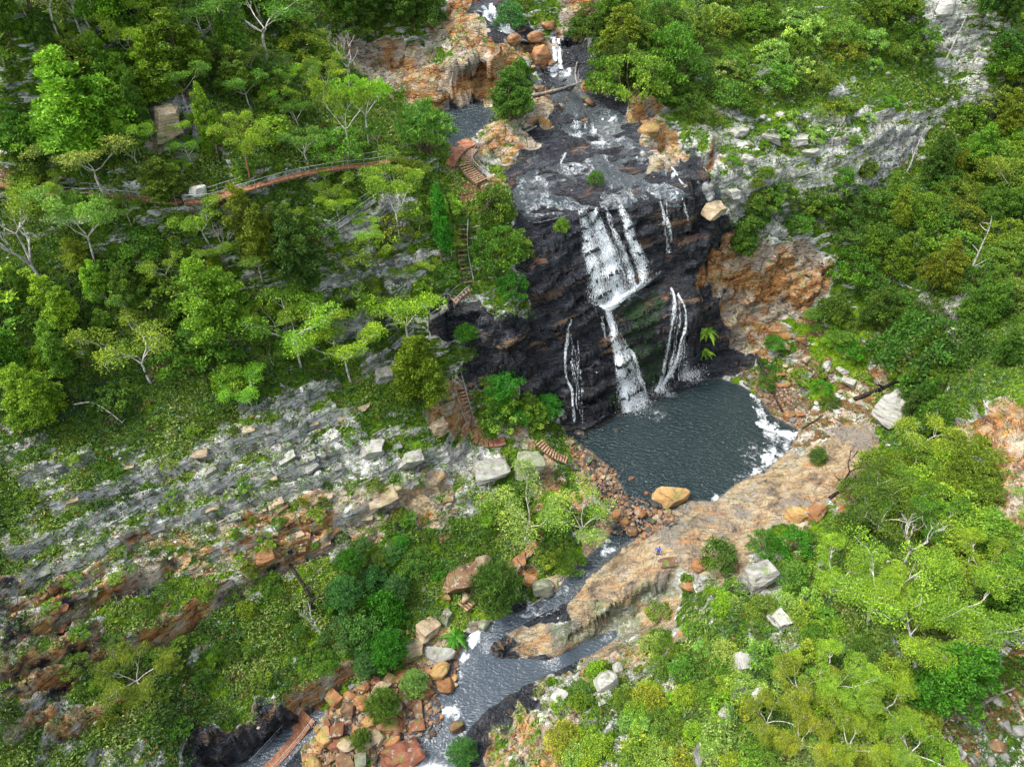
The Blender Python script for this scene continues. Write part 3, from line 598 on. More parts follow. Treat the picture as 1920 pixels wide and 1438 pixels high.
def gum(seed, H=8., spread=.34, mat=M_PALE, open_=.5, per=95, fine=1):
    """open gum: forked limbs, leaf clumps at their ends"""
    R = random.Random(seed); paths, clumps = [], []; lean = Vector((R.uniform(-.12, .12), R.uniform(-.12, .12), 0)) * H
    fork = Vector((lean.x * .5, lean.y * .5, H * R.uniform(.3, .42))); paths.append(limb((0, 0, -.6), fork, H * .018, H * .013, R, .06))
    nl = R.randint(4, 5); a0 = R.uniform(0, 6)
    for i in range(nl):
        a = a0 + i * 2 * math.pi / nl + R.uniform(-.4, .4); rr = H * spread * R.uniform(.6, 1.05); e = fork + lean * .5 + Vector((math.cos(a) * rr, math.sin(a) * rr, H * R.uniform(.22, .42)))
        pl = limb(fork, e, H * .009, H * .004, R, .16); paths.append(pl)
        for j in range(4):
            s = pl[0][R.choice((3, 4, 5, 6))]; b_ = a + R.uniform(-1.1, 1.1); q = Vector(s) + Vector((math.cos(b_), math.sin(b_), R.uniform(.3, 1.1))) * H * R.uniform(.1, .19)
            paths.append(limb(s, q, H * .0045, H * .002, R, .15, 4))
            for k in range(2 if fine == 1 else 4):
                q2 = q + Vector((R.uniform(-1, 1), R.uniform(-1, 1), R.uniform(-.7, .8))) * H * (.085 if fine == 1 else .12); paths.append(limb(q, q2, H * .003, H * .0015, R, .1, 2))
                r = H * R.uniform(.085, .125) * (1 if fine == 1 else .72); clumps.append((tuple(q2 + Vector((0, 0, r * .2))), (r * 1.25, r * 1.25, r * .68)))
    return tubes('trunk', paths, mat), leaves('crown', clumps, per * (2.6 if fine == 1 else 3.2), .22 / fine ** .5, .08 / fine ** .5, seed, .1)
def leafy(seed, H=8., wid=.26, peaks=5, mat=M_BROWN, per=80, low=.12):
    """dense upright crown of several pointed lobes reaching almost to the ground"""
    R = random.Random(seed); paths, clumps = [limb((0, 0, -.6), (R.uniform(-.3, .3), R.uniform(-.3, .3), H * .8), H * .022, H * .006, R, .03)], []
    for i in range(peaks):
        a = R.uniform(0, 6.3); rr = wid * H * (.0 if i == 0 else R.uniform(.35, .75)); hp = H * (1.0 if i == 0 else R.uniform(.55, .9)); bx, by = rr * math.cos(a), rr * math.sin(a)
        b0 = H * R.uniform(low, low + .18); wl = wid * H * (.62 if i == 0 else R.uniform(.38, .55)); paths.append(limb((0, 0, H * .15), (bx, by, hp * .85), H * .009, H * .003, R, .06))
        n = int(11 + 9 * hp / H)
        for k in range(n):
            tt = k / (n - 1); zz = b0 + (hp - b0) * tt; r_ = wl * (math.sin(math.pi * min(1, .25 + tt * .72)) ** .8) * R.uniform(.45, 1); b_ = k * 2.4 + R.uniform(-.4, .4); cr = H * R.uniform(.055, .09) * (1.05 - .4 * tt)
            clumps.append(((bx + r_ * math.cos(b_), by + r_ * math.sin(b_), zz), (cr, cr, cr * 1.05)))
            if k % 3 == 0: clumps.append(((bx + r_ * .3, by, zz), (cr * 1.2, cr * 1.2, cr)))
    return tubes('trunk', paths, mat), leaves('crown', clumps, per * 1.8, .25, .09, seed, -.15)
def bush(seed, H=3., wid=.62, n=38, per=110, L=.21, Wd=.08, droop=0, flat=.75):
    R = random.Random(seed); clumps, paths = [], []
    for k in range(n):
        a = k * 2.4 + R.uniform(-.5, .5); t_ = (k + .5) / n; el = math.acos(1 - t_ * .98); r = R.uniform(.72, 1.02); cr = H * R.uniform(.12, .23)
        c = (wid * H * math.sin(el) * math.cos(a) * r, wid * H * math.sin(el) * math.sin(a) * r, max(H * .16, (H - cr) * math.cos(el) * r)); clumps.append((c, (cr, cr, cr * flat)))
        if k % 4 == 0: paths.append(limb((0, 0, -.4), c, H * .02, H * .006, R, .12, 4))
    return tubes('stem', paths, M_BROWN), leaves('crown', clumps, per, L, Wd, seed, droop)
def feathery(seed, H=4.):
    R = random.Random(seed); g = np.random.default_rng(seed); clumps, paths = [], []
    for k in range(34):
        a = k * 2.4; t_ = (k + .5) / 34; r = H * .55 * math.sqrt(t_); zt = H * (1 - .55 * t_) * R.uniform(.85, 1.05); c = (r * math.cos(a), r * math.sin(a), zt); paths.append(limb((0, 0, -.4), c, H * .012, H * .003, R, .1, 4))
        clumps.append((c, (H * .13, H * .13, H * .13))); clumps.append(((r * .75 * math.cos(a), r * .75 * math.sin(a), zt * .72), (H * .12,) * 3))
    return tubes('stem', paths, M_BROWN), leaves('crown', clumps, 85, .46, .055, seed, -.3, .15)
def grow(p, d, L, r, depth, R, paths, sp=.7, up=.25):
    e = Vector(p) + Vector(d) * L; paths.append(limb(p, e, r, r * .6, R, .12, 4))
    if depth == 0: return
    for k in range(R.choice((2, 3))):
        dd = (Vector(d) + Vector((R.uniform(-1, 1), R.uniform(-1, 1), R.uniform(-.5, .8) + up)) * sp).normalized(); s = Vector(p).lerp(e, R.uniform(.6, 1)) if k else e
        grow(s, dd, L * R.uniform(.55, .8), r * .58, depth - 1, R, paths, sp, up)
def dead(seed, H=7., mat=M_GREYW, sp=.75, depth=4, fat=.02):
    R = random.Random(seed); paths = []; grow((0, 0, -.5), Vector((R.uniform(-.15, .15), R.uniform(-.15, .15), 1)).normalized(), H * .38, H * fat, depth, R, paths, sp); return tubes('trunk', paths, mat), None
def snag(seed, H=7., mat=M_GREYW, n=5):
    R = random.Random(seed); top = Vector((R.uniform(-.1, .1) * H, R.uniform(-.1, .1) * H, H)); m = limb((0, 0, -.5), top, H * .022, H * .005, R, .04, 10); paths = [m]
    for k in range(n):
        s = m[0][R.randint(3, 9)]; a = R.uniform(0, 6.3); paths.append(limb(s, Vector(s) + Vector((math.cos(a), math.sin(a), R.uniform(.2, .9))) * H * R.uniform(.08, .2), H * .007, H * .002, R, .1, 3))
    return tubes('trunk', paths, mat), None
def brush(seed, H=3.):
    R = random.Random(seed); paths = []
    for k in range(70):
        a = R.uniform(0, 6.3); el = R.uniform(-.05, 1.3); d = Vector((math.cos(a) * math.cos(el), math.sin(a) * math.cos(el), math.sin(el))); paths.append(limb((0, 0, .3), d * H * R.uniform(.5, .9), .03, .012, R, .15, 4))
    paths.append(limb((0, 0, -.4), (.2, 0, H), .11, .04, R, .08)); return tubes('stem', paths, M_GREYW, 4), None
def fern(seed, H=2.):
    R = random.Random(seed); V, Fq = [], []
    for k in range(17):
        a = k * 2.4 + R.uniform(-.2, .2); L = H * R.uniform(.65, 1.0); prev = None; up = R.uniform(.35, .8)
        for i in range(9):
            t_ = i / 8; rr = L * t_; zz = H * .25 + L * (up * t_ - (up + .25) * t_ * t_); c = Vector((math.cos(a) * rr, math.sin(a) * rr, zz)); sd = Vector((-math.sin(a), math.cos(a), 0)); wd = L * .15 * math.sin(math.pi * min(1, .12 + .88 * t_)) * (1 if i % 2 else .55) + .01
            V += [c + sd * wd + Vector((0, 0, -wd * .4)), c + Vector((0, 0, .02)), c - sd * wd + Vector((0, 0, -wd * .4))]
            if prev is not None: Fq += [(prev, prev + 1, prev + 4, prev + 3), (prev + 1, prev + 2, prev + 5, prev + 4)]
            prev = len(V) - 3
    return tubes('stem', [limb((0, 0, -.3), (0, 0, H * .28), .12, .1, R)], M_BROWN), mesh_np('frond', [tuple(v) for v in V], Fq, [M_LEAF], smooth=False)

LIB = {}
for i in range(4): LIB['gum', i] = gum(100 + i, spread=(.34, .4, .3, .44)[i])
for i in range(2): LIB['gumbare', i] = gum(130 + i, spread=.42, per=55)
for i in range(2): LIB['gumred', i] = gum(140 + i, spread=.33, mat=M_RED)
for i in range(4): LIB['leafy', i] = leafy(200 + i, wid=(.26, .3, .22, .34)[i], peaks=(5, 7, 4, 8)[i])
for i in range(5): LIB['bush', i] = bush(300 + i, wid=(.6, .72, .55, .85, .66)[i])
for i in range(2): LIB['heath', i] = bush(320 + i, H=1.6, wid=.75, n=18, per=60, L=.22, Wd=.08)
for i in range(2): LIB['feathery', i] = feathery(350 + i)
for i in range(3): LIB['dead', i] = dead(400 + i, sp=(.75, .9, .65)[i])
for i in range(3): LIB['gumnear', i] = gum(160 + i, spread=(.36, .42, .4)[i], fine=2.2)
LIB['burnt', 0] = dead(431, mat=M_BURNT, sp=.6, depth=3)
for i in range(2): LIB['snag', i] = snag(420 + i)
LIB['brush', 0] = brush(440); LIB['fern', 0] = fern(450); LIB['fern', 1] = fern(451)
NAT = {'gumnear': 8, 'gum': 8, 'gumbare': 8, 'gumred': 8, 'leafy': 8, 'bush': 3, 'heath': 1.6, 'feathery': 4, 'dead': 7, 'burnt': 7, 'snag': 7, 'brush': 3, 'fern': 2.0}
NMZ = {'gumnear': ('gum_tree', 'tree'), 'gum': ('gum_tree', 'tree'), 'gumbare': ('gum_tree', 'tree'), 'gumred': ('gum_tree', 'tree'), 'leafy': ('leafy_tree', 'tree'), 'bush': ('shrub', 'shrub'), 'heath': ('heath_shrub', 'shrub'), 'feathery': ('feathery_shrub', 'shrub'),
       'dead': ('dead_tree', 'dead tree'), 'burnt': ('burnt_tree', 'dead tree'), 'snag': ('dead_tree', 'dead tree'), 'brush': ('dead_bush', 'dead bush'), 'fern': ('fern', 'fern')}
TINT = {'lime': (.27, .38, .055), 'yel': (.30, .34, .05), 'green': (.11, .19, .035), 'dark': (.085, .15, .035), 'mid': (.17, .27, .055), 'blue': (.10, .21, .09), 'pale': (.30, .40, .14), 'ochre': (.26, .24, .045), 'olive': (.17, .22, .03), 'em': (.07, .22, .03)}
PRG = random.Random(11)
def plant(kind, loc, H, tint, label, group=None, wide=1.0, rot=None, var=None, lean=(0, 0)):
    ks = [k for k in LIB if k[0] == kind]; k = ks[(PRG.randrange(99) if var is None else var) % len(ks)]; tr, cr = LIB[k]; nm, cat = NMZ[kind]
    o = empty(nm, loc, label=label, category=cat)
    if group: o['group'] = group
    s = H / NAT[kind]; o.scale = (s * wide, s * wide, s); o.rotation_euler = (lean[0], lean[1], PRG.uniform(0, 6.28) if rot is None else rot)
    link('trunk' if kind not in ('bush', 'heath', 'feathery', 'brush', 'fern') else 'stem', tr, o)
    if cr:
        c = link('crown' if kind != 'fern' else 'frond', cr, o); b_ = [a * m for a, m in zip(TINT[tint], (.93, 1.06, .72))]
        c.color = (*[min(1, v * 1.18 * PRG.uniform(.85, 1.18)) for v in b_], 1)
    return o
def top_height(loc, vt):
    dv = vt - 719; return CAMH - loc.y * (F * SP + dv * CP) / (F * CP - dv * SP) - loc.z
TAKEN = []
def tree(kind, u, v, vt, tint, label, wpx=None, group=None, **k):
    loc, _ = hit(u, v); H = max(.6, top_height(loc, vt)); H = min(H, 22); near = kind == 'gum' and v > 900
    if wpx and kind in ('bush', 'feathery', 'fern', 'heath', 'brush'):
        d = loc.y * CP + (CAMH - loc.z) * SP; H = max(.6, min(H, wpx * d / F / 1.15)); el = math.atan2(CAMH - loc.z, loc.y)
        loc, _ = hit(u, (v + vt) / 2 + H * .45 * math.cos(el) * F / d)
    if wpx:
        d = loc.y * CP + (CAMH - loc.z) * SP; nat_ = 0; nat = {'gum': .95, 'gumbare': 1.0, 'gumred': .85, 'leafy': .62, 'bush': 1.45, 'heath': 1.7, 'feathery': 1.3, 'fern': 1.5, 'brush': 1.3}.get(kind, .8)
        k['wide'] = min(1.9, max(.55, wpx / F * d / (nat * H)))
        if kind in ('gum', 'gumbare', 'gumred', 'leafy') and v > 560:
            H = min(H, max(wpx / F * d / nat * .95, 3.0)); k['wide'] = min(1.5, max(.7, wpx / F * d / (nat * H))); el = math.atan2(CAMH - loc.z, loc.y); lb = hit(u, (v + vt) / 2 + H * .55 * math.cos(el) * F / d)[0]
            if v > 900: loc = lb
    if near: kind = 'gumnear'
    TAKEN.append((u, (v + vt) / 2, max(14, (v - vt) * .3)))
    return plant(kind, loc, H, tint, label, group, **k)
T = tree
T('gumred',35,268,22,'lime','tall gum with an orange bark trunk and lime crown at the left edge',110)
T('leafy',185,312,95,'lime','largest dense bright green tree left of the tall bare rock pillar, with pointed lobes',185,var=1)
T('leafy',350,180,22,'olive','broad leafy tree with yellow orange tips, straight above the tall bare rock pillar',135,var=3)
T('gum',262,150,30,'lime','lime topped gum between the dense green tree and the orange tipped tree',95,var=0)
T('leafy',283,265,128,'green','slim dark green tree touching the left side of the tall bare rock pillar',62,var=2)
T('gum',200,368,256,'pale','wide umbrella shaped pale green gum standing just above the left part of the walkway',150,var=1)
T('bush',70,352,258,'green','round green bushy tree above the far left end of the walkway',90)
T('leafy',412,305,162,'lime','slender lime tree right of the tall bare rock pillar',62,var=2)
T('gumred',466,330,212,'lime','lime gum with reddish trunk behind the middle of the walkway railing',75,var=0)
T('gum',578,315,236,'mid','sparse grey green gum behind the right part of the walkway',90,var=2)
T('gumbare',505,118,-30,'mid','large spreading gum with a dark leaning limb on the top left slope',175,var=0)
T('gum',652,298,152,'lime','lime gum with a dark trunk, left one of the pair near the walkway end',90,var=3)
T('gum',690,268,138,'lime','lime gum, right one of the pair near the walkway end',95,var=0)
T('dead',656,170,30,'lime','bleached dead tree left of the upper orange rock wall',var=0)
T('feathery',800,292,206,'mid','feathery light green tree between the side pool and the path platform',125)
T('leafy',955,228,128,'green','dense grey green tree between the side pool and the small upper fall',88,var=3)
T('bush',975,150,106,'green','dark green shrub growing on the pale rock wall left of the small upper fall',50)
T('bush',1130,188,92,'green','first of the large dense shrubs right of the log dammed pool',90,var=0)
T('bush',1185,196,84,'mid','bright domed shrub on the stream bank right of the orange boulders by the upper pool',110,var=3)
T('bush',1250,166,48,'green','tall dense shrub highest on the bank right of the small upper fall',120,var=1)
T('leafy',1165,115,10,'olive','olive leafy tree behind the dense shrubs right of the small upper fall',100,var=1)
T('bush',955,60,0,'blue','grey green shrub overhanging the topmost rapid from the right',70)
T('leafy',318,378,298,'green','dark lime tree hiding the walkway where it bends',85,var=1)
T('dead',85,545,360,'lime','large dead gum with twisted white limbs at the left edge below the walkway',var=1)
T('gum',60,500,345,'lime','lime crowned gum behind the twisted white dead limbs',150,var=3)
T('gum',185,505,352,'pale','pale green gum right of the twisted white dead limbs',120,var=0)
T('leafy',480,512,352,'olive','dark leafy tree with yellow tips under the middle of the walkway',105,var=0)
T('leafy',562,535,392,'dark','darkest dense tree left of the wire fenced track below the walkway',95,var=3)
T('gum',748,448,300,'lime','lime gum with thin bare stems beside the upper stairs',112,var=2)
T('leafy',828,495,352,'em','dense emerald tree touching the left side of the straight middle stairs',66,var=2)
T('bush',930,440,318,'green','tall shrub at the head of the thicket between the stairs and the big fall',85,var=0)
T('bush',935,520,400,'green','broad shrub in the middle of the thicket between the stairs and the big fall',92,var=3)
T('bush',965,500,410,'mid','light shrub on the fall side of the thicket right of the stairs',70,var=1)
T('bush',960,580,490,'em','bright green shrub hanging over the top of the dark wall left of the big fall',66,var=4)
T('gum',325,545,468,'lime','small lime gum above the dense many pointed lime tree',75,var=1)
T('leafy',412,648,492,'lime','dense many pointed lime tree in the middle of the left slope',125,var=3)
T('gumbare',285,718,562,'yel','yellow green gum with bare white forked limbs in the left of the slope',150,var=1)
T('gumbare',562,688,512,'lime','lime gum with pale limbs and a grey forked trunk in the centre left',150,var=0)
T('gum',660,715,588,'lime','pale lime gum at the right end of the row above the white rock ledges',125,var=1)
T('gum',474,768,658,'lime','small lime gum with a leaning pinkish trunk above the white rock ledges',92,var=0)
T('leafy',90,798,688,'yel','rounded yellow green tree with a crooked white limb at its foot, far left',105,var=1)
T('leafy',30,720,600,'mid','mid green leafy tree at the left edge above the rounded yellow green tree',90,var=0)
T('leafy',130,700,605,'mid','mid green leafy tree above and right of the rounded yellow green tree',90,var=2)
T('gum',765,655,485,'lime','lime gum leaning over the zigzag of the stairs beside the dark wet wall',130,var=0)
T('leafy',785,755,632,'olive','olive dense tree left of the lower straight stairs',100,var=1)
T('gumbare',985,1050,900,'pale','sprawling pale gum with bare grey twigs above the creek track, the left of two',150,var=1)
T('gumbare',1085,1062,905,'pale','sprawling gum with tangled bare branches leaning to the creek, the right of two',125,var=0)
T('feathery',932,1160,1058,'dark','dark blue green weeping tree beside the creek path steps',118)
T('bush',1070,1082,1020,'green','dark green shrub below the tangled branches beside the narrow channel',60)
T('fern',855,1215,1165,'em','bright fern clump beside the white rapid at the end of the creek path',52,var=0)
T('feathery',722,1368,1288,'green','round fine leaved green bush among the orange creek boulders',78)
T('feathery',778,1308,1262,'pale','pale grey green bush on a boulder above the creek bend',62)
T('feathery',680,1405,1370,'green','small green bush among boulders at the bottom',46)
T('feathery',868,1445,1385,'blue','dark grey green bush at the bottom where the creek leaves the rock platform',66)
T('bush',1345,1075,1000,'dark','dark green shrub just above the dead grey bush, beside the tan slab',82,var=0)
T('bush',1430,1045,990,'em','left half of the glossy green thicket below the tan slab',62,var=1)
T('bush',1485,1048,984,'em','right half of the glossy green thicket below the tan slab',76,var=4)
T('brush',1405,1142,1050,'lime','dead grey brush with fine twigs beside the pale standing rock',70,var=0)
T('bush',1482,1115,1045,'mid','rounded shrub between the pale standing rock and the great gum',70)
T('gumbare',1625,1240,1000,'lime','great spreading gum with a thick leaning trunk, lower right',190,var=0,lean=(.06,-.12))
T('gum',1690,1200,1060,'lime','lime gum crown just right of the great leaning trunk',130,var=2)
T('leafy',1880,1150,1040,'mid','leafy tree at the right edge above the dry gully',110,var=1)
T('gum',1830,1130,1000,'yel','yellow lime gum near the right edge above the dry gully',110,var=1)
T('gum',1480,1330,1240,'yel','yellow lime gum above the left end of the yellow row',100,var=2)
T('gum',1560,1330,1230,'lime','lime gum above the middle of the yellow row',110,var=1)
T('gum',1650,1360,1270,'yel','yellow lime gum above the right end of the yellow row',110,var=0)
T('gum',1760,1215,1030,'lime','broad lime gum overlapping the right side of the great leaning gum',190,var=3)
T('gum',1560,1150,1012,'lime','lime gum crown on the left of the great leaning gum',120,var=1)
T('gum',1700,1260,1110,'yel','yellow green gum in front of the great leaning gum',150,var=2)
T('gum',1430,1410,1290,'ochre','ochre tinged tree at the bottom, left of the yellow gums',100,var=1)
T('gum',1500,1440,1340,'yel','yellow topped gum at the bottom, left one of the yellow row',110,var=0)
T('gum',1590,1450,1345,'yel','yellow topped gum at the bottom, middle one of the yellow row',120,var=3)
T('gum',1690,1460,1360,'yel','yellow topped gum at the bottom, right one of the yellow row',120,var=1)
T('leafy',1770,1330,1220,'em','fresh green tree beside the stony gully at the lower right',120,var=3)
T('bush',1712,706,596,'dark','large dark domed shrub right of the green scree slope',150,var=3)
T('bush',1790,690,600,'dark','dark domed shrub right of the largest dark domed shrub',110,var=0)
T('gum',1885,395,305,'ochre','golden yellow tree at the right edge',100,var=3)
T('snag',1806,530,408,'lime','taller leaning bleached dead trunk on the right slope',var=0,lean=(0,.12))
T('snag',1768,532,455,'lime','shorter bleached dead trunk left of the taller one on the right slope',var=1,lean=(0,.1))
T('burnt',1578,908,832,'lime','black burnt sapling at the edge of the tan slab',var=0)
T('snag',1700,322,225,'lime','grey dead trunk in front of the grey cliff band, upper right',var=0,lean=(0,.1))
T('snag',1768,120,18,'lime','tall grey dead trunk beside the boulder at the upper right',var=1,lean=(0,.1))
T('burnt',1308,72,-30,'lime','dark bare trunk at the top, right of the dense stream bank shrubs',var=0)
T('bush',1590,540,448,'green','dark green shrub at the foot of the orange cliff, its right end',85,var=1)
T('bush',1560,600,550,'green','shrub on the scree slope under the orange cliff',70,var=2)
T('bush',1602,1004,944,'dark','dark green shrub right of the orange boulders on the slab',90,var=0)
T('bush',1745,830,716,'green','tall shrub right of the big white square boulder',90,var=2)
T('bush',1530,870,836,'dark','small dark shrub growing alone on the tan slab',42,var=0)
T('fern',1323,640,592,'lime','bright fern clump on the wet wall right of the right hand fall, upper one',48,var=0)
T('fern',1318,668,640,'lime','bright fern clump on the wet wall right of the right hand fall, lower one',36,var=1)
T('bush',1053,440,402,'mid','small green bush growing out of the dark rock left of the big fall',36,var=2)
T('bush',1115,348,318,'green','small bush on the flat rocks above the lip of the fall',36,var=4)
T('snag',402,70,-40,'lime','slim white dead trunk crossing the top edge on the left',var=1)
T('dead',425,490,400,'lime','bare white stem under the bend of the walkway',var=2,)
T('dead',600,1190,1130,'lime','small bleached stem on the lower green slope',var=0)
T('dead',1400,150,80,'lime','fallen bleached branch tree on the upper right slope',var=2,lean=(.5,.7))
T('dead',1560,270,200,'lime','grey leafless shrub among the grey rocks on the upper right',var=0)
T('dead',1690,1060,960,'lime','white leafless top standing over the gum crowns at the right',var=1)
T('gum',270,1330,1210,'olive','large olive crown covering the lower left slope',120,var=1)
T('leafy',1390,480,410,'green','green tree on the ledge left of the top of the orange cliff',60,var=1)
T('leafy',120,625,520,'lime','lime leafy tree left of the yellow green gum with forked white limbs',90,var=0)
T('gum',520,640,545,'lime','lime gum crown between the many pointed lime tree and the centre left gum',80,var=1)
T('gum',620,640,560,'lime','lime crown just right of the centre left gum with the forked trunk',90,var=2)
T('leafy',230,240,150,'lime','bright green leafy tree touching the right side of the largest dense one',90,var=1)
T('gum',395,470,375,'lime','lime gum straight below the walkway bend',100,var=0)
T('leafy',450,180,90,'mid','leafy tree right of the orange tipped leafy tree',90,var=0)
T('burnt',590,1140,1060,'lime','thin black dead stem on the lower left slope',var=0,lean=(0,-.4))
for i,(u,v,vt,w_) in enumerate(((660,1080,1030,60),(700,1110,1050,60),(650,1150,1085,80),(720,1165,1105,90),(745,1130,1080,60),(680,1210,1150,90),(730,1250,1190,90),(640,1220,1160,70),(690,1270,1225,60))):
    T('bush' if i % 2 else 'feathery',u,v,vt,'blue' if i%3 else 'em','blue green shrub in the thicket on the slope left of the creek path',w_,group='blue green shrubs left of the creek path')
for L_ in ([(352,378),(560,328),(745,300)],[(868,285),(872,318),(905,350)],[(869,425),(869,490),(880,545),(846,572)],[(857,712),(882,800),(945,822)],[(1012,832),(1066,866)],[(1010,1010),(895,1108),(862,1142)],[(604,446),(702,378)]):
    for a_, b_ in zip(L_, L_[1:]):
        for q_ in range(9): TAKEN.append((a_[0] + (b_[0] - a_[0]) * q_ / 8, a_[1] + (b_[1] - a_[1]) * q_ / 8 + 8, 26))
# the many shrubs and trees of the slopes that nothing tells apart, by thicket
ZONES = [ # name, polygon, n, kinds, tints, heights(px), label stem
 ('top left forest',[(0,0),(600,0),(600,130),(250,250),(0,330)],36,('leafy','gum','bush','leafy'),('green','mid','mid','lime'),(55,120),'{} in the forest of the top left corner'),
 ('slope above the walkway',[(250,180),(620,120),(750,290),(350,340),(230,330)],24,('bush','gum','gum'),('green','mid','lime'),(25,60),'{} on the slope just above the walkway'),
 ('top centre',[(600,0),(880,0),(820,80),(640,90)],11,('bush','leafy'),('green','dark'),(45,80),'{} above the orange upper rock wall'),
 ('stream bank',[(1080,40),(1330,20),(1330,150),(1200,180),(1090,170)],16,('bush','bush','leafy'),('green','dark','mid'),(45,90),'{} in the dense bank right of the small upper fall'),
 ('upper right slope',[(1330,0),(1740,0),(1720,110),(1560,180),(1330,240),(1240,190)],46,('bush','heath','bush','bush'),('green','mid','olive','pale'),(22,55),'{} scattered on the upper right slope'),
 ('right bench',[(1300,250),(1700,170),(1640,260),(1420,360),(1350,290)],18,('heath','bush'),('mid','olive','pale'),(15,32),'{} among the grey rocks of the right bench'),
 ('far right slope',[(1800,40),(1920,0),(1920,560),(1620,560),(1560,420),(1700,320),(1840,200)],52,('bush','leafy','bush'),('green','dark','mid','olive'),(45,95),'{} on the far right slope below the grey cliff band'),
 ('below grey band',[(1380,385),(1640,310),(1620,400),(1400,450)],22,('bush','heath'),('green','dark'),(22,45),'{} on the ledge above the orange cliff'),
 ('left slope',[(0,390),(430,410),(620,400),(700,560),(640,700),(380,740),(0,800)],48,('bush','gum','leafy','heath'),('green','lime','green','mid'),(30,75),'{} under the gums of the left slope'),
 ('middle stairs',[(620,330),(860,330),(840,560),(700,620),(640,480)],24,('bush','heath','gum'),('green','olive','lime'),(22,50),'{} on the slope left of the zigzag stairs'),
 ('stairs foot',[(830,600),(950,690),(1040,800),(930,810),(880,700)],18,('bush','heath','feathery'),('green','em','mid'),(28,50),'{} beside the lower straight stairs'),
 ('ledge slope',[(0,800),(400,770),(820,800),(860,960),(500,1080),(0,1180)],60,('heath','heath','bush'),('green','mid','lime','olive'),(10,22),'{} on the banded ledges of the left slope'),
 ('lower left slope',[(180,1130),(640,1060),(640,1240),(430,1360),(180,1400),(120,1250)],46,('bush','heath','heath'),('green','dark','mid','olive'),(14,30),'{} on the lower left slope above the creek wall'),
 ('creek thicket',[(640,1030),(800,1000),(860,1060),(760,1180),(640,1240),(600,1150)],20,('bush','heath'),('green','em','blue'),(16,32),'{} left of the creek path'),
 ('platform',[(900,900),(1150,890),(1130,960),(1000,1080),(900,1000)],14,('bush','heath'),('lime','mid','green'),(18,36),'{} round the two sprawling creek gums'),
 ('scree',[(1380,640),(1560,560),(1620,640),(1560,760),(1430,730)],20,('heath','bush'),('em','green','mid'),(14,30),'{} on the scree right of the pool'),
 ('right of boulder',[(1620,560),(1920,500),(1920,650),(1790,750),(1700,830),(1640,700)],22,('bush','bush','leafy'),('dark','green','mid'),(40,80),'{} on the slope right of the green scree'),
 ('near right',[(1560,900),(1920,800),(1920,1120),(1700,1060),(1600,1010)],30,('bush','gum','bush'),('olive','mid','green','lime'),(50,100),'{} on the near slope at the right'),
 ('near right low',[(1250,1130),(1560,1080),(1650,1250),(1400,1330),(1060,1320),(1160,1200)],50,('bush','heath','bush'),('mid','lime','green','pale'),(18,44),'{} on the near right bank above the creek'),
 ('bottom right',[(1050,1330),(1400,1290),(1720,1260),(1760,1438),(1060,1438)],60,('bush','bush','heath'),('mid','pale','lime','yel'),(22,52),'{} at the bottom right of the gorge'),
 ('gully',[(1740,1180),(1920,1100),(1920,1400),(1780,1438)],10,('heath','bush'),('green','mid'),(22,50),'{} in the stony gully at the lower right'),
]
TN = {'green': 'green', 'dark': 'dark green', 'mid': 'fresh green', 'olive': 'olive green', 'lime': 'lime green', 'pale': 'pale green', 'em': 'bright green', 'blue': 'blue green', 'yel': 'yellow green'}
KN = {'bush': 'leafy shrub', 'heath': 'low heath shrub', 'leafy': 'dense leafy tree', 'gum': 'open crowned gum', 'feathery': 'feathery shrub'}
for zn, poly, n, kinds, tints, (h0, h1), stem in ZONES:
    us, vs_ = [p[0] for p in poly], [p[1] for p in poly]; k = tries = 0
    while k < n and tries < n * 60:
        tries += 1; u, v = PRG.uniform(min(us), max(us)), PRG.uniform(min(vs_), max(vs_))
        if not inpoly(np.array([u]), np.array([v]), poly)[0] or mapcode(u, v) in 'kto': continue
        if mapcode(u, v) in 'Ww' and PRG.random() < .6: continue
        h = PRG.uniform(h0, h1)
        if any(abs(u - a) < r * .8 and abs(v - h / 2 - b_) < r * .8 for a, b_, r in TAKEN): continue
        kd, ti = PRG.choice(kinds), PRG.choice(tints); loc, nn = hit(u, v)
        if kd in ('leafy', 'gum'): h *= 1.35
        d_ = loc.y * CP + (CAMH - loc.z) * SP; H = min(h * d_ / F * .95, 10 if kd in ('leafy', 'gum') else 4.2)
        plant(kd, loc, H, ti, '%s %s' % (TN[ti], stem.format(KN[kd])), '%s %ss, %s' % (TN[ti], KN[kd], zn), wide=PRG.uniform(.9, 1.3))
        TAKEN.append((u, v - h / 2, max(9, h * .3))); k += 1
# undergrowth: too much of it to count
def undergrowth(n, seed):
    g = np.random.default_rng(seed); u = g.uniform(-420, 2340, n); v = g.uniform(-40, 1700, n); TUF = []
    D = np.stack([(u - 960) / F, CP - (v - 719) / F * SP, -SP - (v - 719) / F * CP], 1)
    for i in range(n):
        h = BV.ray_cast(CO, Vector(D[i]).normalized())
        if h[0] is None or h[0].y > 150: continue
        c = mapcode(u[i], v[i]); pr = {'.': 1, 'g': 1, 'd': .35, 'v': .8, 'w': .75, 'W': .06, 'O': .35, 'o': .03, 'b': .4, 's': .25}.get(c, 0)
        if h[1].z < .45: pr *= .35
        if g.random() > pr or (c in '.g' and h[1].z < .2): continue
        TUF.append((*h[0], c in 'g', c in 'wOb'))
    return np.array(TUF)
TF = undergrowth(112000, 3)
wm = (sum(blur(m_, 2) for m_ in masks.values()) > .05)
ii = np.clip(np.searchsorted(GX, TF[:, 0]), 0, NX - 1); jj = np.clip(np.searchsorted(GY, TF[:, 1]), 0, NY - 1); TF = TF[~wm[jj, ii]]
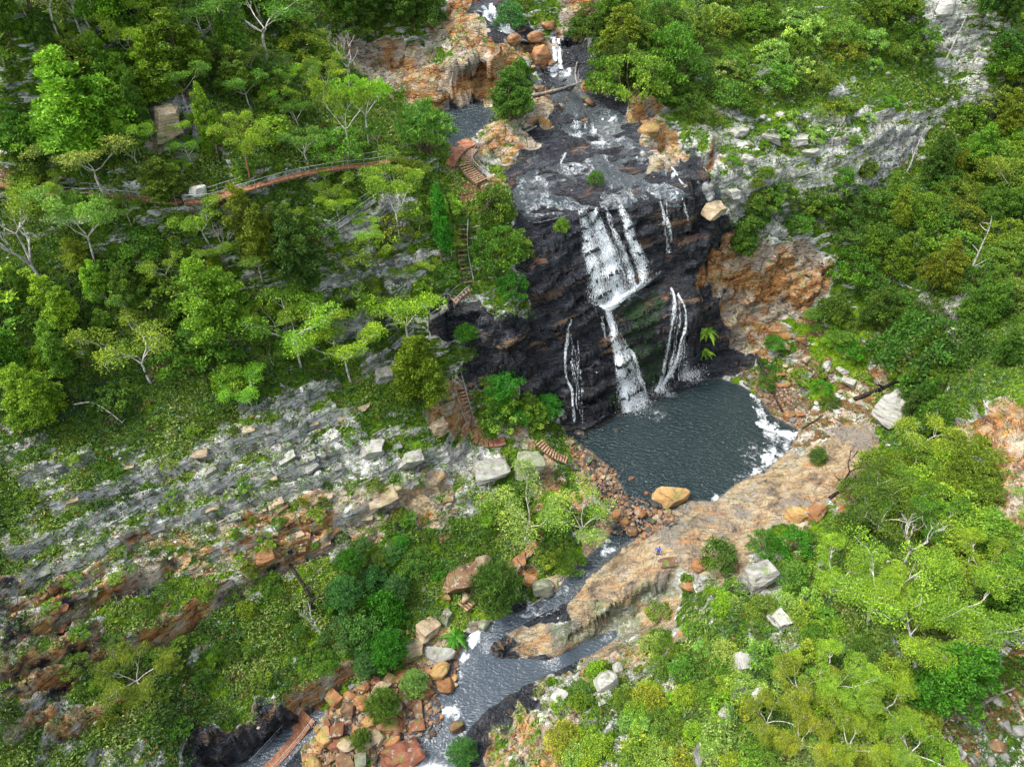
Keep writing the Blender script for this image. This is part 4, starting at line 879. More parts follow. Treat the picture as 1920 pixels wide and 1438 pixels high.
M = 12; n = len(TF); g = rng; ids = np.repeat(np.arange(n), M); size = g.uniform(.3, .9, n) * (1 - .35 * TF[:, 3]) * (1 - .3 * TF[:, 4]); sz = size[ids]
d = g.normal(size=(len(ids), 3)); d[:, 2] = np.abs(d[:, 2]) * .8 + .15; d /= np.linalg.norm(d, axis=1, keepdims=True)
pos = TF[ids, :3] + d * (sz * .75)[:, None]; ax = d + g.normal(size=d.shape) * .5; ax /= np.linalg.norm(ax, axis=1, keepdims=True); sd = np.cross(ax, g.normal(size=d.shape)); sd /= np.linalg.norm(sd, axis=1, keepdims=True)
l = (g.uniform(.25, .5, len(ids)) * (.5 + .6 * sz))[:, None]; w_ = l * g.uniform(.22, .5, (len(ids), 1))
Vt = np.stack([pos - ax * l * .6, pos + sd * w_ * .5, pos + ax * l * .5, pos - sd * w_ * .5], 1).reshape(-1, 3)
px_, py_, pz_ = TF[:, 0], TF[:, 1], TF[:, 2]; hue = 1.25 * fbm(px_ / 5, py_ / 5, pz_ / 5, 4, 44) + g.normal(size=n) * .2
pal = np.array([(.035, .075, .018), (.065, .13, .025), (.12, .21, .04), (.19, .28, .05), (.24, .31, .08)]); pi = np.clip((hue + 1.0) / 2 * 4.2 + TF[:, 3] * 1.2, 0, 3.999); p0 = pi.astype(int); cc = pal[p0] * (1 - (pi - p0))[:, None] + pal[p0 + 1] * (pi - p0)[:, None]
br = g.random(n) < .07; cc[br] = (.16, .09, .04); bl = g.random(n) < .08; cc[bl] = (.10, .19, .10)
cc = cc[ids] * g.uniform(.8, 1.2, (len(ids), 1))
t = NT('undergrowth'); q = t.n('ShaderNodeAttribute', attribute_name='tone'); t.base(q.outputs['Color'], .7, .2); M_UND = t.m
me = mesh_np('undergrowth', Vt, np.arange(len(Vt)).reshape(-1, 4), [M_UND], smooth=False); attr(me, 'tone', np.repeat(cc, 4, 0))
link('undergrowth', me, kind='stuff', label='mixed green undergrowth covering the slopes of the gorge', category='undergrowth')
# ------------------------------------------------------------------ waterfalls
t = NT('falling_water'); ac, al, den, _a = t.att('flow'); c = t.n('ShaderNodeCombineXYZ'); t.set(c, 0, ac); t.set(c, 1, t.math('MULTIPLY', al, .16)); 
n1 = t.noise(c.outputs[0], 34, 6, .7, .5); c2 = t.n('ShaderNodeCombineXYZ'); t.set(c2, 0, t.math('MULTIPLY', ac, .6)); t.set(c2, 1, al); n2 = t.noise(c2.outputs[0], 9, 4, .6)
f_ = t.math('ADD', den, t.math('ADD', t.math('MULTIPLY', t.math('SUBTRACT', n1, .5), 4.2), t.math('MULTIPLY', t.math('SUBTRACT', n2, .5), .8)))
a_ = t.ss(f_, .2, 1.25, 0, .95); t.base((.86, .90, .92), .5, .3); t.set(t.b, 'Alpha', a_)
M_FALL = t.m
def strand(paths, parent, name='strand', off=.3, cols=9):
    """one tongue of water draped over the rock; path of (u, v, width in picture pixels, density)"""
    dense = []
    for a, b in zip(paths, paths[1:]):
        n = max(2, int(math.hypot(b[0] - a[0], b[1] - a[1]) / 4))
        for k in range(n): dense.append([a[q] + (b[q] - a[q]) * k / n for q in range(4)])
    dense.append(list(paths[-1])); n = len(dense); G3 = np.zeros((n, cols, 3)); FL = np.zeros((n, cols, 3)); L = 0; prev = None; R = random.Random(int(paths[0][0] * 7 + paths[0][1]))
    sd = R.uniform(0, 40)
    for i, (u, v, w_, dn) in enumerate(dense):
        a, b = dense[max(0, i - 1)], dense[min(n - 1, i + 1)]; dx, dy = b[0] - a[0], b[1] - a[1]; q = math.hypot(dx, dy) or 1; nx, ny = -dy / q, dx / q
        if ny < 0 and nx > 0 or nx < 0: pass
        for j in range(cols):
            s = (j / (cols - 1) - .5); wob = 1 + .15 * math.sin(i * .31 + sd + j); h, nn = hit(u + nx * w_ * s * wob, v + ny * w_ * s * wob, off + .12 * (1 - abs(2 * s))); G3[i, j] = h
        m = Vector(G3[i, cols // 2]); L += (m - prev).length if prev else 0; prev = m; wm_ = w_ * 95 / F
        for j in range(cols): s = j / (cols - 1); FL[i, j] = ((s - .5) * wm_ * .35 + sd, L * .35 + sd, dn * (math.sin(math.pi * min(.98, max(.02, s))) ** .8 * 1.5 - .5))
    for _ in range(7): G3[1:-1] = .25 * G3[:-2] + .5 * G3[1:-1] + .25 * G3[2:]
    ix = np.arange(n * cols).reshape(n, cols); Fq = np.stack([ix[:-1, :-1], ix[:-1, 1:], ix[1:, 1:], ix[1:, :-1]], -1).reshape(-1, 4)
    me = mesh_np(name, G3.reshape(-1, 3), Fq, [M_FALL]); attr(me, 'flow', FL.reshape(-1, 3)); return link(name, me, parent)
def fall(label, strands, u, v):
    loc, _ = hit(u, v); o = empty('waterfall', (0, 0, 0), label=label, category='waterfall')
    for s in strands: strand(s, o)
    return o
def VEIL(a, b, n, sd):
    R = random.Random(sd); out_ = []
    for k in range(n):
        f = (k + R.uniform(.1, .9)) / n; s0, s1 = sorted((R.uniform(0, .5), R.uniform(.55, 1))); m = len(a) - 1; q = []
        for i in range(7):
            t_ = s0 + (s1 - s0) * i / 6; j = min(m - 1, int(t_ * m)); r = t_ * m - j; pa, pb = [[c[j][w] * (1 - r) + c[j + 1][w] * r for w in (0, 1)] for c in (a, b)]
            ff = f + .02 * math.sin(i * 1.7 + k); q.append((pa[0] * (1 - ff) + pb[0] * ff, pa[1] * (1 - ff) + pb[1] * ff, R.uniform(1.6, 3.4), R.uniform(.35, .8)))
        out_.append(q)
    return out_
fall('widest white drop of the big fall, from the lip down to the slanting ledge', [
 [(1090,396,18,.8),(1098,430,30,.9),(1108,480,38,.9),(1118,530,44,.85),(1124,574,44,.75)],
 [(1113,394,20,.95),(1126,430,32,1.0),(1142,480,44,1.0),(1152,530,52,.95),(1156,566,56,.9)],
 [(1137,392,8,.6),(1150,430,12,.7),(1168,470,16,.75),(1182,510,20,.75),(1190,545,22,.7)],
 [(1160,384,16,.8),(1176,420,26,1.0),(1190,460,30,1.0),(1204,500,30,.9),(1208,528,26,.8)],
 [(1104,398,40,.45),(1122,440,60,.55),(1142,500,84,.6),(1158,566,110,.6)]]+VEIL([(1088,398),(1098,440),(1108,490),(1116,530),(1122,572)],[(1168,386),(1184,425),(1200,465),(1212,500),(1212,535)],22,1)+[
 ],1120,480)
fall('thin split drop at the right end of the lip, ending on the dark slanting ledge', [
 [(1238,376,7,.7),(1246,410,10,.85),(1250,440,12,.8),(1255,474,12,.5)],[(1248,378,4,.6),(1254,420,6,.7),(1260,452,7,.6)],
 [(1276,362,5,.5),(1284,385,6,.6),(1290,410,4,.5)],[(1262,316,5,.9),(1272,334,7,.9),(1284,350,5,.6)]],1250,440)
fall('white water running left along the slanting ledge under the big drop', [
 [(1240,506,7,.2),(1222,520,9,.6),(1195,540,13,.9),(1160,558,18,1.1),(1130,576,16,1.0)],[(1124,574,10,1.2),(1140,578,22,1.25),(1160,566,14,1.1)]],1190,540)
fall('main lower drop from the slanting ledge into the pool', [
 [(1138,576,20,1.2),(1146,600,24,1.2),(1150,630,22,1.15),(1158,655,22,1.15),(1164,690,32,1.1),(1172,730,40,1.15),(1184,768,54,1.2)],
 [(1160,650,14,.7),(1178,668,34,.65),(1184,700,46,.6),(1194,735,54,.7),(1202,756,50,.85)],
 [(1170,652,10,.8),(1190,662,12,.9),(1196,690,8,.7),(1198,715,14,.8),(1210,722,8,.8),(1212,745,6,.7)],
 [(1128,590,8,.6),(1133,625,8,.6),(1140,650,6,.4)]]+VEIL([(1134,580),(1142,620),(1154,670),(1164,740)],[(1158,578),(1164,630),(1200,680),(1214,745)],10,5),1170,680)
fall('right hand lower drop, two thin forked streams falling beside the orange wall', [
 [(1256,538,8,.8),(1264,560,12,1.0),(1262,600,11,.8),(1252,650,10,.75),(1244,700,10,.8),(1232,732,14,1.0)],
 [(1270,552,7,.9),(1284,575,8,1.0),(1286,610,8,.95),(1278,650,8,.85),(1262,690,12,1.0),(1240,728,16,1.1)],
 [(1272,560,4,.5),(1274,610,5,.5),(1262,660,6,.5),(1252,700,6,.5)],
 [(1284,640,14,.25),(1282,680,22,.35),(1285,712,34,.5)]]+VEIL([(1258,545),(1256,600),(1246,660),(1238,725)],[(1284,572),(1290,610),(1288,660),(1280,712)],5,3),1270,640)
fall('thin broken trickle on the dark wall left of the main lower drop', [
 [(1072,595,4,.7),(1068,612,4,.5),(1064,635,9,.95),(1058,670,9,.9),(1062,700,8,.85),(1072,726,9,.9),(1074,755,6,.9),(1076,788,7,1.0)],
 [(1068,625,5,.6),(1080,670,5,.5),(1084,690,5,.6)],[(1082,640,3,.5),(1084,680,3,.5),(1080,720,3,.6)],[(1092,728,4,.6),(1092,760,4,.55),(1092,795,4,.5)]]+VEIL([(1064,630),(1058,680),(1070,725),(1072,790)],[(1082,640),(1090,690),(1096,730),(1098,795)],5,7),1070,690)
fall('small upper waterfall between round orange boulders, dropping into the log dammed pool', [
 [(1037,70,10,1.1),(1040,90,14,1.1),(1040,112,18,1.15),(1036,134,24,1.3)],[(1047,76,8,1.0),(1050,100,10,1.0),(1050,130,16,1.2)],[(1032,90,5,.6),(1029,128,10,.8)]],1040,100)
fall('topmost white rapid coming out of the bushes at the top edge', [
 [(903,12,10,1.1),(918,28,16,1.1),(934,42,16,1.15),(944,58,22,1.2),(968,66,14,.9)],[(890,22,8,.8),(908,24,12,.9)]],930,40)
fall('low cascade of three white steps above the flat rock', [
 [(1084,228,20,.7),(1078,242,24,.75),(1074,254,22,.5)],[(1112,226,16,.7),(1112,242,18,.75),(1114,256,16,.5)],[(1098,229,8,.5),(1096,250,9,.5)],[(1131,226,5,.9),(1130,246,6,.8)],[(1060,290,10,.9),(1050,306,8,.7)]],1100,240)
fall('short white rapid where the creek enters the lower pool beside the fern', [
 [(905,1180,14,.9),(892,1195,22,1.25),(882,1212,28,1.2),(876,1232,22,.8)],[(985,1140,22,.6),(1000,1148,20,.6)]],890,1200)
g = np.random.default_rng(5); SP_ = []
for (u, v, r, n) in ((1186,755,2.4,3500),(1236,728,1.5,1200),(1290,700,2.0,2600),(1038,130,1.2,700)):
    c = np.array(hit(u, v)[0]); q = g.normal(size=(n, 3)) * [r * .55, r * .5, r * .45]; q[:, 2] = np.abs(q[:, 2]); SP_.append(c + q + [0, -.6, 0])
SPp = np.concatenate(SP_); s = g.uniform(.012, .03, (len(SPp), 1)); a = g.normal(size=SPp.shape); b_ = g.normal(size=SPp.shape)
Vs = np.stack([SPp - a * s, SPp + b_ * s, SPp + a * s, SPp - b_ * s], 1).reshape(-1, 3); t = NT('spray'); t.base((.85, .9, .93), .5); me = mesh_np('spray', Vs, np.arange(len(Vs)).reshape(-1, 4), [t.m], False)
link('spray', me, kind='stuff', label='fine white spray at the foot of the falls', category='spray')

# ------------------------------------------------------------------ rocks
t = NT('boulder'); p = t.obj(); oi = t.n('ShaderNodeObjectInfo'); wpos = t.pos(); n1 = t.noise(wpos, 1.3, 6, .65); n2 = t.noise(t.bed(wpos), 1.6, 5, .6); n3 = t.noise(wpos, 3.5, 5, .7)
cc_ = t.mix(1.0, t.ramp(n2, [(.3, (.35, .3, .27)), (.45, (.8, .78, .76)), (.6, (1.1, 1.1, 1.08)), (.75, (1.3, 1.3, 1.25))]), oi.outputs['Color'], 'MULTIPLY')
cc_ = t.mix(t.ss(n1, .56, .64, 0, .7), cc_, (.36, .35, .30)); cc_ = t.mix(t.ss(n3, .60, .68, 0, .7), cc_, (.06, .045, .035))
nz = t.n('ShaderNodeSeparateXYZ'); t.t.links.new(t.n('ShaderNodeNewGeometry').outputs['Normal'], nz.inputs[0])
cc_ = t.mix(t.math('MULTIPLY', t.ss(t.noise(wpos, .9, 5, .65), .56, .62, 0, .65), t.ss(nz.outputs[2], .4, .9)), cc_, (.13, .2, .03))
t.base(cc_, .8, .3); t.bump(t.math('ADD', n3, n2), .8, .12); M_ROCK = t.m
def rock_mesh(seed, blocky, sq=(1, 1, 1)):
    R = random.Random(seed); bm = bmesh.new()
    for k in range(22 if blocky else 26):
        if blocky:
            c = [R.choice((-1, 1)) * R.uniform(.55, 1) for _ in range(3)]; j = R.randrange(3); c[j] *= R.uniform(.3, 1); c[0] += .25 * c[2]
        else: v = Vector([R.gauss(0, 1) for _ in range(3)]).normalized(); c = [v.x, v.y, v.z]
        bm.verts.new([c[i] * sq[i] * .5 for i in range(3)])
    r = bmesh.ops.convex_hull(bm, input=bm.verts); bmesh.ops.delete(bm, geom=[q for q in r['geom_interior'] if isinstance(q, bmesh.types.BMVert)], context='VERTS')
    bmesh.ops.bevel(bm, geom=bm.edges[:], offset=.035 if blocky else .05, segments=2, affect='EDGES', profile=.6, clamp_overlap=True)
    bmesh.ops.triangulate(bm, faces=bm.faces[:]); bmesh.ops.subdivide_edges(bm, edges=[e for e in bm.edges if e.calc_length() > .18], cuts=2, use_grid_fill=True)
    co = np.array([v.co for v in bm.verts]); s = co + seed
    dd = fbm(s[:, 0] * 2.2, s[:, 1] * 2.2, s[:, 2] * 2.2, 4, seed) * (.085 if blocky else .05) + (vnoise(s[:, 0], s[:, 1], s[:, 2] * 9, seed) * .022 if blocky else 0)
    for v, k in zip(bm.verts, dd): v.co += v.co.normalized() * float(k)
    me = bpy.data.meshes.new('boulder'); bm.to_mesh(me); bm.free(); me.polygons.foreach_set('use_smooth', [not blocky] * len(me.polygons)); me.materials.append(M_ROCK); return me
ROCKS = {'block': [rock_mesh(i, True, (1, .8, .62)) for i in range(5)], 'round': [rock_mesh(20 + i, False, (1, .85, .72)) for i in range(5)], 'slab': [rock_mesh(40 + i, True, (1.25, .75, .3)) for i in range(5)]}
RC = {'gold': (.42, .26, .10), 'orange': (.34, .165, .07), 'red': (.22, .085, .05), 'tan': (.37, .29, .19), 'white': (.40, .40, .365), 'grey': (.22, .225, .215), 'dark': (.07, .065, .06), 'green': (.24, .26, .18), 'brown': (.22, .13, .07)}
RCN = {'gold': 'golden', 'orange': 'orange', 'red': 'red brown', 'tan': 'tan', 'white': 'pale', 'grey': 'grey', 'dark': 'dark wet', 'green': 'grey green', 'brown': 'brown'}
MK_ = sum(blur(m_, 2) for m_ in masks.values())
def wlevel(x, y):
    i, j = min(NX - 1, int(np.searchsorted(GX, x))), min(NY - 1, int(np.searchsorted(GY, y))); return float(ZW[j, i]) if MK_[j, i] > .3 else None
def rock(kind, u, v, wpx, col, label, group=None, tall=1.0, rot=None, var=None, name='boulder', sink=.22, tilt=.15, flat=None):
    ms = ROCKS[kind]; me = ms[(PRG.randrange(99) if var is None else var) % len(ms)]; loc, nn = hit(u, v); d = loc.y * CP + (CAMH - loc.z) * SP; w_ = wpx * d / F; zw_ = wlevel(loc.x, loc.y)
    if zw_ is not None and loc.z < zw_: loc = Vector(P(u, v, zw_)); loc.z -= w_ * tall * .06
    o = link(name, me, None, label=label, category='rock' if name != 'boulder' else 'boulder')
    if group: o['group'] = group
    o.scale = (w_, w_, w_ * tall); o.location = loc + Vector((0, 0, w_ * tall * (.36 - sink - (.27 if name == 'ledge_block' else 0)))); o.rotation_euler = (PRG.uniform(-tilt, tilt), PRG.uniform(-tilt, tilt), PRG.uniform(0, 6.28) if rot is None else rot)
    kq = PRG.uniform(.72, 1.12); o.color = (*[c * kq for c in RC[col]], 1); return o
B = rock
B('block',1256,935,56,'gold','large golden boulder standing at the outlet of the pool',None,1.0,.5,1,sink=.1)
B('block',1680,778,74,'white','big square white block with a flat lichen top on the right bank',None,1.05,.6,0,sink=.05)
B('block',1416,1095,50,'white','tall pale standing rock behind the dead grey brush',None,1.6,.4,2,sink=.05)
B('round',1018,1112,46,'green','large grey green boulder beside the narrow channel',None,1.3,.2,1,sink=.05)
B('round',995,1090,34,'orange','orange boulder left of the large grey green one',None,1,.2,2)
B('round',905,1060,42,'tan','tan boulder above the creek track, nearest the sprawling gums',None,1,.9,3)
B('block',865,1095,62,'brown','big dark sided brown block left of the creek track',None,1.1,.3,3,sink=.12)
B('block',800,1185,48,'tan','squared tan block lying left of the creek path',None,.8,.8,4)
B('block',822,1225,56,'white','pinkish pale flat block between the creek path and the fern clump',None,.6,.4,1)
B('block',778,1225,40,'tan','tan leaning block left of the pinkish pale one',None,1.1,.3,0)
B('block',752,1425,64,'red','largest red brown boulder at the bottom edge in white water',None,.9,.5,2,sink=.1)
B('round',857,1365,30,'brown','brown boulder standing alone in the middle of the lower creek',None,1.1,.5,1,sink=.08)
B('block',780,1362,28,'red','red boulder above the white rapid of the lower creek',None,.9,.2,3)
B('round',742,1378,24,'red','rounded red boulder left of the red one above the rapid')
B('round',720,1388,30,'gold','golden boulder among dark wet stones near the bottom')
B('block',678,1425,34,'green','mossy grey boulder at the bottom left of the red brown one',None,1.2)
B('round',908,1172,26,'green','grey green boulder at the head of the white rapid',None,1.2)
B('round',1312,1062,36,'orange','round orange boulder on the slab beside the dark shrub',None,.9,.3,0)
B('round',1290,1098,34,'orange','orange boulder below the round orange one at the slab edge',None,.8,.3,4)
B('slab',1250,1056,28,'brown','flat brown stone just below the hiker',None,.8,.2,1)
B('block',1497,968,44,'gold','golden cracked boulder on the lower edge of the slab, left one of two',None,1.2,.4,1)
B('block',1527,966,36,'orange','orange boulder on the lower edge of the slab, right one of two',None,1.1,.9,2)
B('round',1768,28,42,'white','tall rounded boulder high on the upper right slope',None,1.3,.3,2)
B('round',1215,250,42,'gold','round orange and grey boulder right of the low cascade',None,.9,.3,0)
B('round',1004,76,36,'orange','rounded orange boulder left of the lip of the small upper fall',None,1,.4,1)
B('round',1012,118,44,'orange','dark streaked orange boulder beside the small upper fall',None,1.5,.4,3)
B('round',965,80,34,'orange','orange boulder on top of the pale rock wall')
B('round',1028,52,30,'orange','orange boulder above the small upper fall')
B('block',1103,166,26,'orange','square orange boulder at the right end of the driftwood log',None,1.4)
B('round',1012,170,26,'brown','brown boulder in the log dammed pool')
B('block',328,268,48,'tan','tall bare rock pillar streaked orange on the upper left slope',None,2.3,.5,0,name='rock_pillar',sink=.02,tilt=.3)
B('block',378,255,30,'grey','narrow grey rock right of the tall bare pillar',None,1.8,.2,2,name='rock_pillar')
B('block',722,712,40,'white','white striped rock standing left of the olive tree',None,1.3,.3,0)
B('block',822,805,34,'tan','tan split rock left of the foot of the lower stairs',None,1.3,.3,1)
B('block',838,770,28,'tan','small tan rock left of the middle of the lower stairs',None,1.4,.8,1)
B('block',918,890,58,'white','large cracked pale block below the red earth landing',None,.8,.25,2,sink=.1)
B('block',988,888,60,'green','dark lichen covered block right of the large cracked pale one',None,1.2,.2,4,sink=.1)
B('block',700,845,46,'white','pale fractured block on the top ledge, left of the lower stairs',None,.8,.2,0)
B('block',770,865,42,'white','pale block at the right end of the ledges, right of the pale fractured block',None,.9,.3,3)
B('block',714,975-40,50,'tan','tan slab of the lower ledge above the blue green thicket',None,.5,.4,2)
B('round',1136,1282,52,'white','pale mottled boulder on the near bank below the slab',None,1.2,.5,1)
B('round',1158,1255,26,'white','smaller pale boulder touching the pale mottled one')
B('block',1342,396,42,'tan','pale cream boulder at the right end of the fall lip',None,.9,.7,0)
B('block',1372,368,34,'white','smaller pale boulder right of the cream one at the lip')
for q in ((1430,222,18),(1462,218,22),(1482,240,26),(1385,250,30),(1388,225,24),(1448,268,42),(1495,268,40),(1520,290,30),(1400,300,26),(1310,150,20)): B('round' if q[2]<25 else 'block',*q,'white','pale grey boulder in the cluster on the grassy right bench','pale boulders of the right bench',.8)
B('block',372,362,28,'white','white boulder touching the uphill side of the walkway bend',None,1.2)
B('block',290,400,20,'white','small white boulder under the left part of the walkway',None,1.1)
B('round',1212,928-3,10,'red','dark red stone in the shallows left of the golden boulder, upper one')
B('round',1183,898,12,'red','dark red stone in the pool near its left shore')
B('round',1555,648+50,18,'red','deep red stone on the scree right of the pool')
B('block',1455,700+5,24,'orange','orange block beside the fallen trunk on the scree')
B('block',1432,735,20,'grey','grey boulder at the water left of the fallen trunk')
B('round',1478,782,26,'orange','orange boulder at the foot of the fallen trunk beside the foam')
B('block',1592,722,30,'white','white block in the middle of the scree')
B('block',1625,650,24,'grey','blue grey boulder high on the scree')
B('block',1785,590,50,'white','white outcrop rock among bushes on the right slope, upper one',None,.8)
B('block',1795,640,56,'white','white outcrop rock among bushes on the right slope, lower one',None,.9)
B('block',1460,1165,40,'white','pale knobbly rock left of the leaning gum',None,1.2)
B('block',1400,1245,44,'white','pale broken rock on the near right bank, below the knobbly one')
RZ = [
 ('lower creek',[(600,1330),(700,1270),(780,1240),(850,1230),(870,1250),(840,1300),(790,1350),(740,1400),(660,1438),(590,1438)],95,('round','block'),('orange','brown','gold','red','tan'),(14,44),'{} stone in the boulder field left of the lower creek'),
 ('creek bed',[(700,1330),(800,1270),(840,1340),(800,1400),(700,1438)],24,('round',),('dark','brown','dark','orange'),(6,14),'{} stone in the lower creek bed'),
 ('outlet',[(1150,930),(1245,940),(1265,975),(1210,1010),(1140,1000)],36,('round',),('orange','dark','brown','tan'),(9,26),'{} stone in the shallows at the pool outlet'),
 ('right shore',[(1380,700),(1440,690),(1520,760),(1500,805),(1440,760)],16,('round','block'),('dark','orange','brown','grey'),(9,22),'{} stone on the right shore of the pool'),
 ('left shore',[(1060,815),(1110,850),(1160,890),(1180,930),(1150,960),(1080,900)],18,('round','block'),('orange','dark','brown','tan'),(9,24),'{} stone on the left shore of the pool'),
 ('scree',[(1450,640),(1560,640),(1640,700),(1640,760),(1500,780)],26,('block','round'),('orange','tan','white','grey'),(9,24),'{} stone on the scree right of the pool'),
 ('wall foot',[(1040,780),(1170,790),(1165,810),(1080,820)],6,('block',),('dark',),(10,24),'{} block at the foot of the black wall'),
 ('gully',[(1760,1290),(1860,1180),(1920,1150),(1920,1438),(1790,1438)],24,('round','block'),('grey','white','grey','brown'),(12,32),'{} stone in the dry gully at the lower right'),
 ('ledges',[(0,800),(420,780),(560,700),(640,720),(840,790),(860,900),(560,960),(300,1010),(60,1050)],75,('slab','block','slab'),('white','grey','grey','tan'),(10,30),'{} ledge block of the white rock bands on the left slope'),
 ('orange ledges',[(300,960),(860,880),(880,960),(560,1060),(400,1060)],34,('slab','block'),('orange','tan','brown'),(12,34),'{} ledge block of the rusty bands under the white ones'),
 ('dark ledges',[(0,1040),(380,1040),(560,1020),(300,1130),(0,1260)],22,('slab',),('brown','red','dark','grey'),(12,34),'{} ledge block of the dark bands at the left edge'),
 ('creek path rocks',[(880,1040),(1040,1050),(1040,1120),(960,1130),(880,1140),(760,1240),(770,1200)],12,('block','round'),('tan','orange','green'),(14,30),'{} rock beside the creek path'),
 ('upper stream',[(1000,60),(1110,150),(1180,220),(1200,260),(1100,215),(1000,180)],10,('round',),('orange','brown','dark'),(8,24),'{} rock beside the upper stream'),
 ('near bank',[(1060,1300),(1400,1200),(1440,1300),(1300,1438),(900,1438)],14,('block','slab'),('white','grey','tan'),(14,40),'{} rock on the near bank, bottom centre'),
]
for zn, poly, n, kinds, cols, (h0, h1), stem in RZ:
    us, vs_ = [p[0] for p in poly], [p[1] for p in poly]; k = 0
    for _ in range(n * 20):
        u, v = PRG.uniform(min(us), max(us)), PRG.uniform(min(vs_), max(vs_))
        if k >= n: break
        if not inpoly(np.array([u]), np.array([v]), poly)[0]: continue
        if 'ledge' in zn and mapcode(u, v) not in 'wWObo': continue
        kd, co = PRG.choice(kinds), PRG.choice(cols); w_ = h0 + (h1 - h0) * PRG.random() ** 2
        B(kd, u, v, w_, co, stem.format(RCN[co]).capitalize() if False else stem.format(RCN[co]), '%s rocks, %s' % (RCN[co], zn), PRG.uniform(.7, 1.2), rot=(PRG.gauss(.45, .2) if 'ledge' in zn else None), name='ledge_block' if 'ledge' in zn else 'boulder', tilt=.1 if 'ledge' in zn else .4); k += 1
# rubble too small and too much to count
me0 = [rock_mesh(70 + i, False, (1, .8, .6)) for i in range(1)]; bmq = bmesh.new(); bmesh.ops.create_icosphere(bmq, subdivisions=1, radius=.5); tv_ = np.array([v.co for v in bmq.verts]); tf_ = np.array([[v.index for v in f.verts] for f in bmq.faces]); bmq.free()
bpy.data.meshes.remove(me0[0]); RB = []
g = np.random.default_rng(8)
for _ in range(26000):
    u, v = g.uniform(-20, 1940), g.uniform(0, 1450); c = mapcode(u, v)
    if g.random() > {'s': .7, 'd': .35, 'w': .18, 'O': .25, 'b': .2, 'o': .06, '.': .04, 'k': .02, 'g': .02}.get(c, 0): continue
    h, nn = hit(u, v)
    if nn.z > .3: RB.append((h.x, h.y, h.z, 'sdwObo.kg'.find(c), u))
RB = np.array(RB); n0 = len(RB); ZR = RZ[:7]; BG = []
for _ in range(9000):
    zq = ZR[g.integers(0, 5)][1]; u, v = g.uniform(min(a for a, b in zq), max(a for a, b in zq)), g.uniform(min(b for a, b in zq), max(b for a, b in zq))
    if inpoly(np.array([u]), np.array([v]), zq)[0]:
        h, nn = hit(u, v); zw_ = wlevel(h.x, h.y)
        if zw_ is not None and h.z < zw_:
            if g.random() < .75: continue
            h = Vector(P(u, v, zw_ - .05))
        BG.append((h.x, h.y, h.z, 0, u))
RB = np.concatenate([RB, np.array(BG)]); n = len(RB); sc = g.uniform(.08, .42, (n, 1, 1)); sc[n0:] = g.uniform(.2, .62, (n - n0, 1, 1)); sc = sc * (.6 + .8 * g.random((n, 1, 3))); rk_ = tv_[None] * (1 + .35 * g.normal(size=(n, 12, 1)) * .6) * sc; an = g.uniform(0, 6.28, n); ca, sa = np.cos(an)[:, None], np.sin(an)[:, None]
X_ = rk_[..., 0] * ca - rk_[..., 1] * sa; Y_ = rk_[..., 0] * sa + rk_[..., 1] * ca; VV = np.stack([X_, Y_, rk_[..., 2] * .7], -1) + RB[:, None, :3] + [0, 0, .04]
FF = (tf_[None] + (np.arange(n) * 12)[:, None, None]).reshape(-1, 3); pr_ = np.array([(.42, .22, .09), (.34, .30, .24), (.5, .48, .42), (.2, .12, .07), (.33, .34, .33), (.24, .12, .08)]); cl = pr_[g.integers(0, 6, n)] * g.uniform(.6, 1.2, (n, 1)); cl[n0:] = np.array([(.30, .15, .07), (.16, .10, .07), (.08, .07, .06), (.24, .19, .14)])[g.integers(0, 4, n - n0)] * g.uniform(.6, 1.2, (n - n0, 1))
t = NT('rubble'); q = t.n('ShaderNodeAttribute', attribute_name='tone'); t.base(q.outputs['Color'], .85, .2); me = mesh_np('rubble', VV.reshape(-1, 3), FF, [t.m], False, 3); attr(me, 'tone', np.repeat(cl, 12, 0)); link('rubble', me, kind='stuff', label='loose small stones and rubble on slopes and creek banks', category='rubble')
# ------------------------------------------------------------------ tracks, stairs and rails
def plain(name, a, b_, sc=2.5, rough=.8, spec=.2, metal=0):
    t = NT(name); p = t.pos(); t.base(t.mix(t.ss(t.noise(p, sc, 5, .65), .38, .62), a, b_), rough, spec); t.set(t.b, 'Metallic', metal); return t.m
M_DECK = plain('rust_red_boards', (.22, .085, .04), (.40, .19, .10), 3); M_STEP = plain('wooden_steps', (.24, .13, .075), (.42, .27, .17), 3); M_RAIL = plain('galvanised_rail', (.30, .32, .33), (.48, .50, .51), 2, .5, .5, .3)
M_GREY = plain('grey_grating', (.18, .19, .19), (.32, .33, .33), 3); M_EARTH = plain('red_earth', (.25, .10, .06), (.42, .21, .12), 1.2); M_WOOD = plain('weathered_log', (.13, .11, .09), (.30, .27, .23), 2.5); M_BLK = plain('charred_log', (.012, .011, .011), (.05, .04, .035), 3); M_SIDE = plain('stringer', (.10, .07, .05), (.2, .14, .1), 3)
def boxes(name, L, mat, parent):
    """L: list of (centre, size, unit along, up) -> one mesh"""
    V, Fq = [], []
    for c, s, d, upv in L:
        d = Vector(d).normalized(); upv = Vector(upv); si = d.cross(upv).normalized(); upv = si.cross(d); b = len(V)
        for k in range(8): V.append(tuple(Vector(c) + d * (s[0] / 2 * (1 if k & 1 else -1)) + si * (s[1] / 2 * (1 if k & 2 else -1)) + upv * (s[2] / 2 * (1 if k & 4 else -1))))
        Fq += [tuple(b + i for i in f) for f in ((0, 1, 3, 2), (4, 6, 7, 5), (0, 4, 5, 1), (2, 3, 7, 6), (0, 2, 6, 4), (1, 5, 7, 3))]
    return link(name, mesh_np(name, V, Fq, [mat], False), parent)
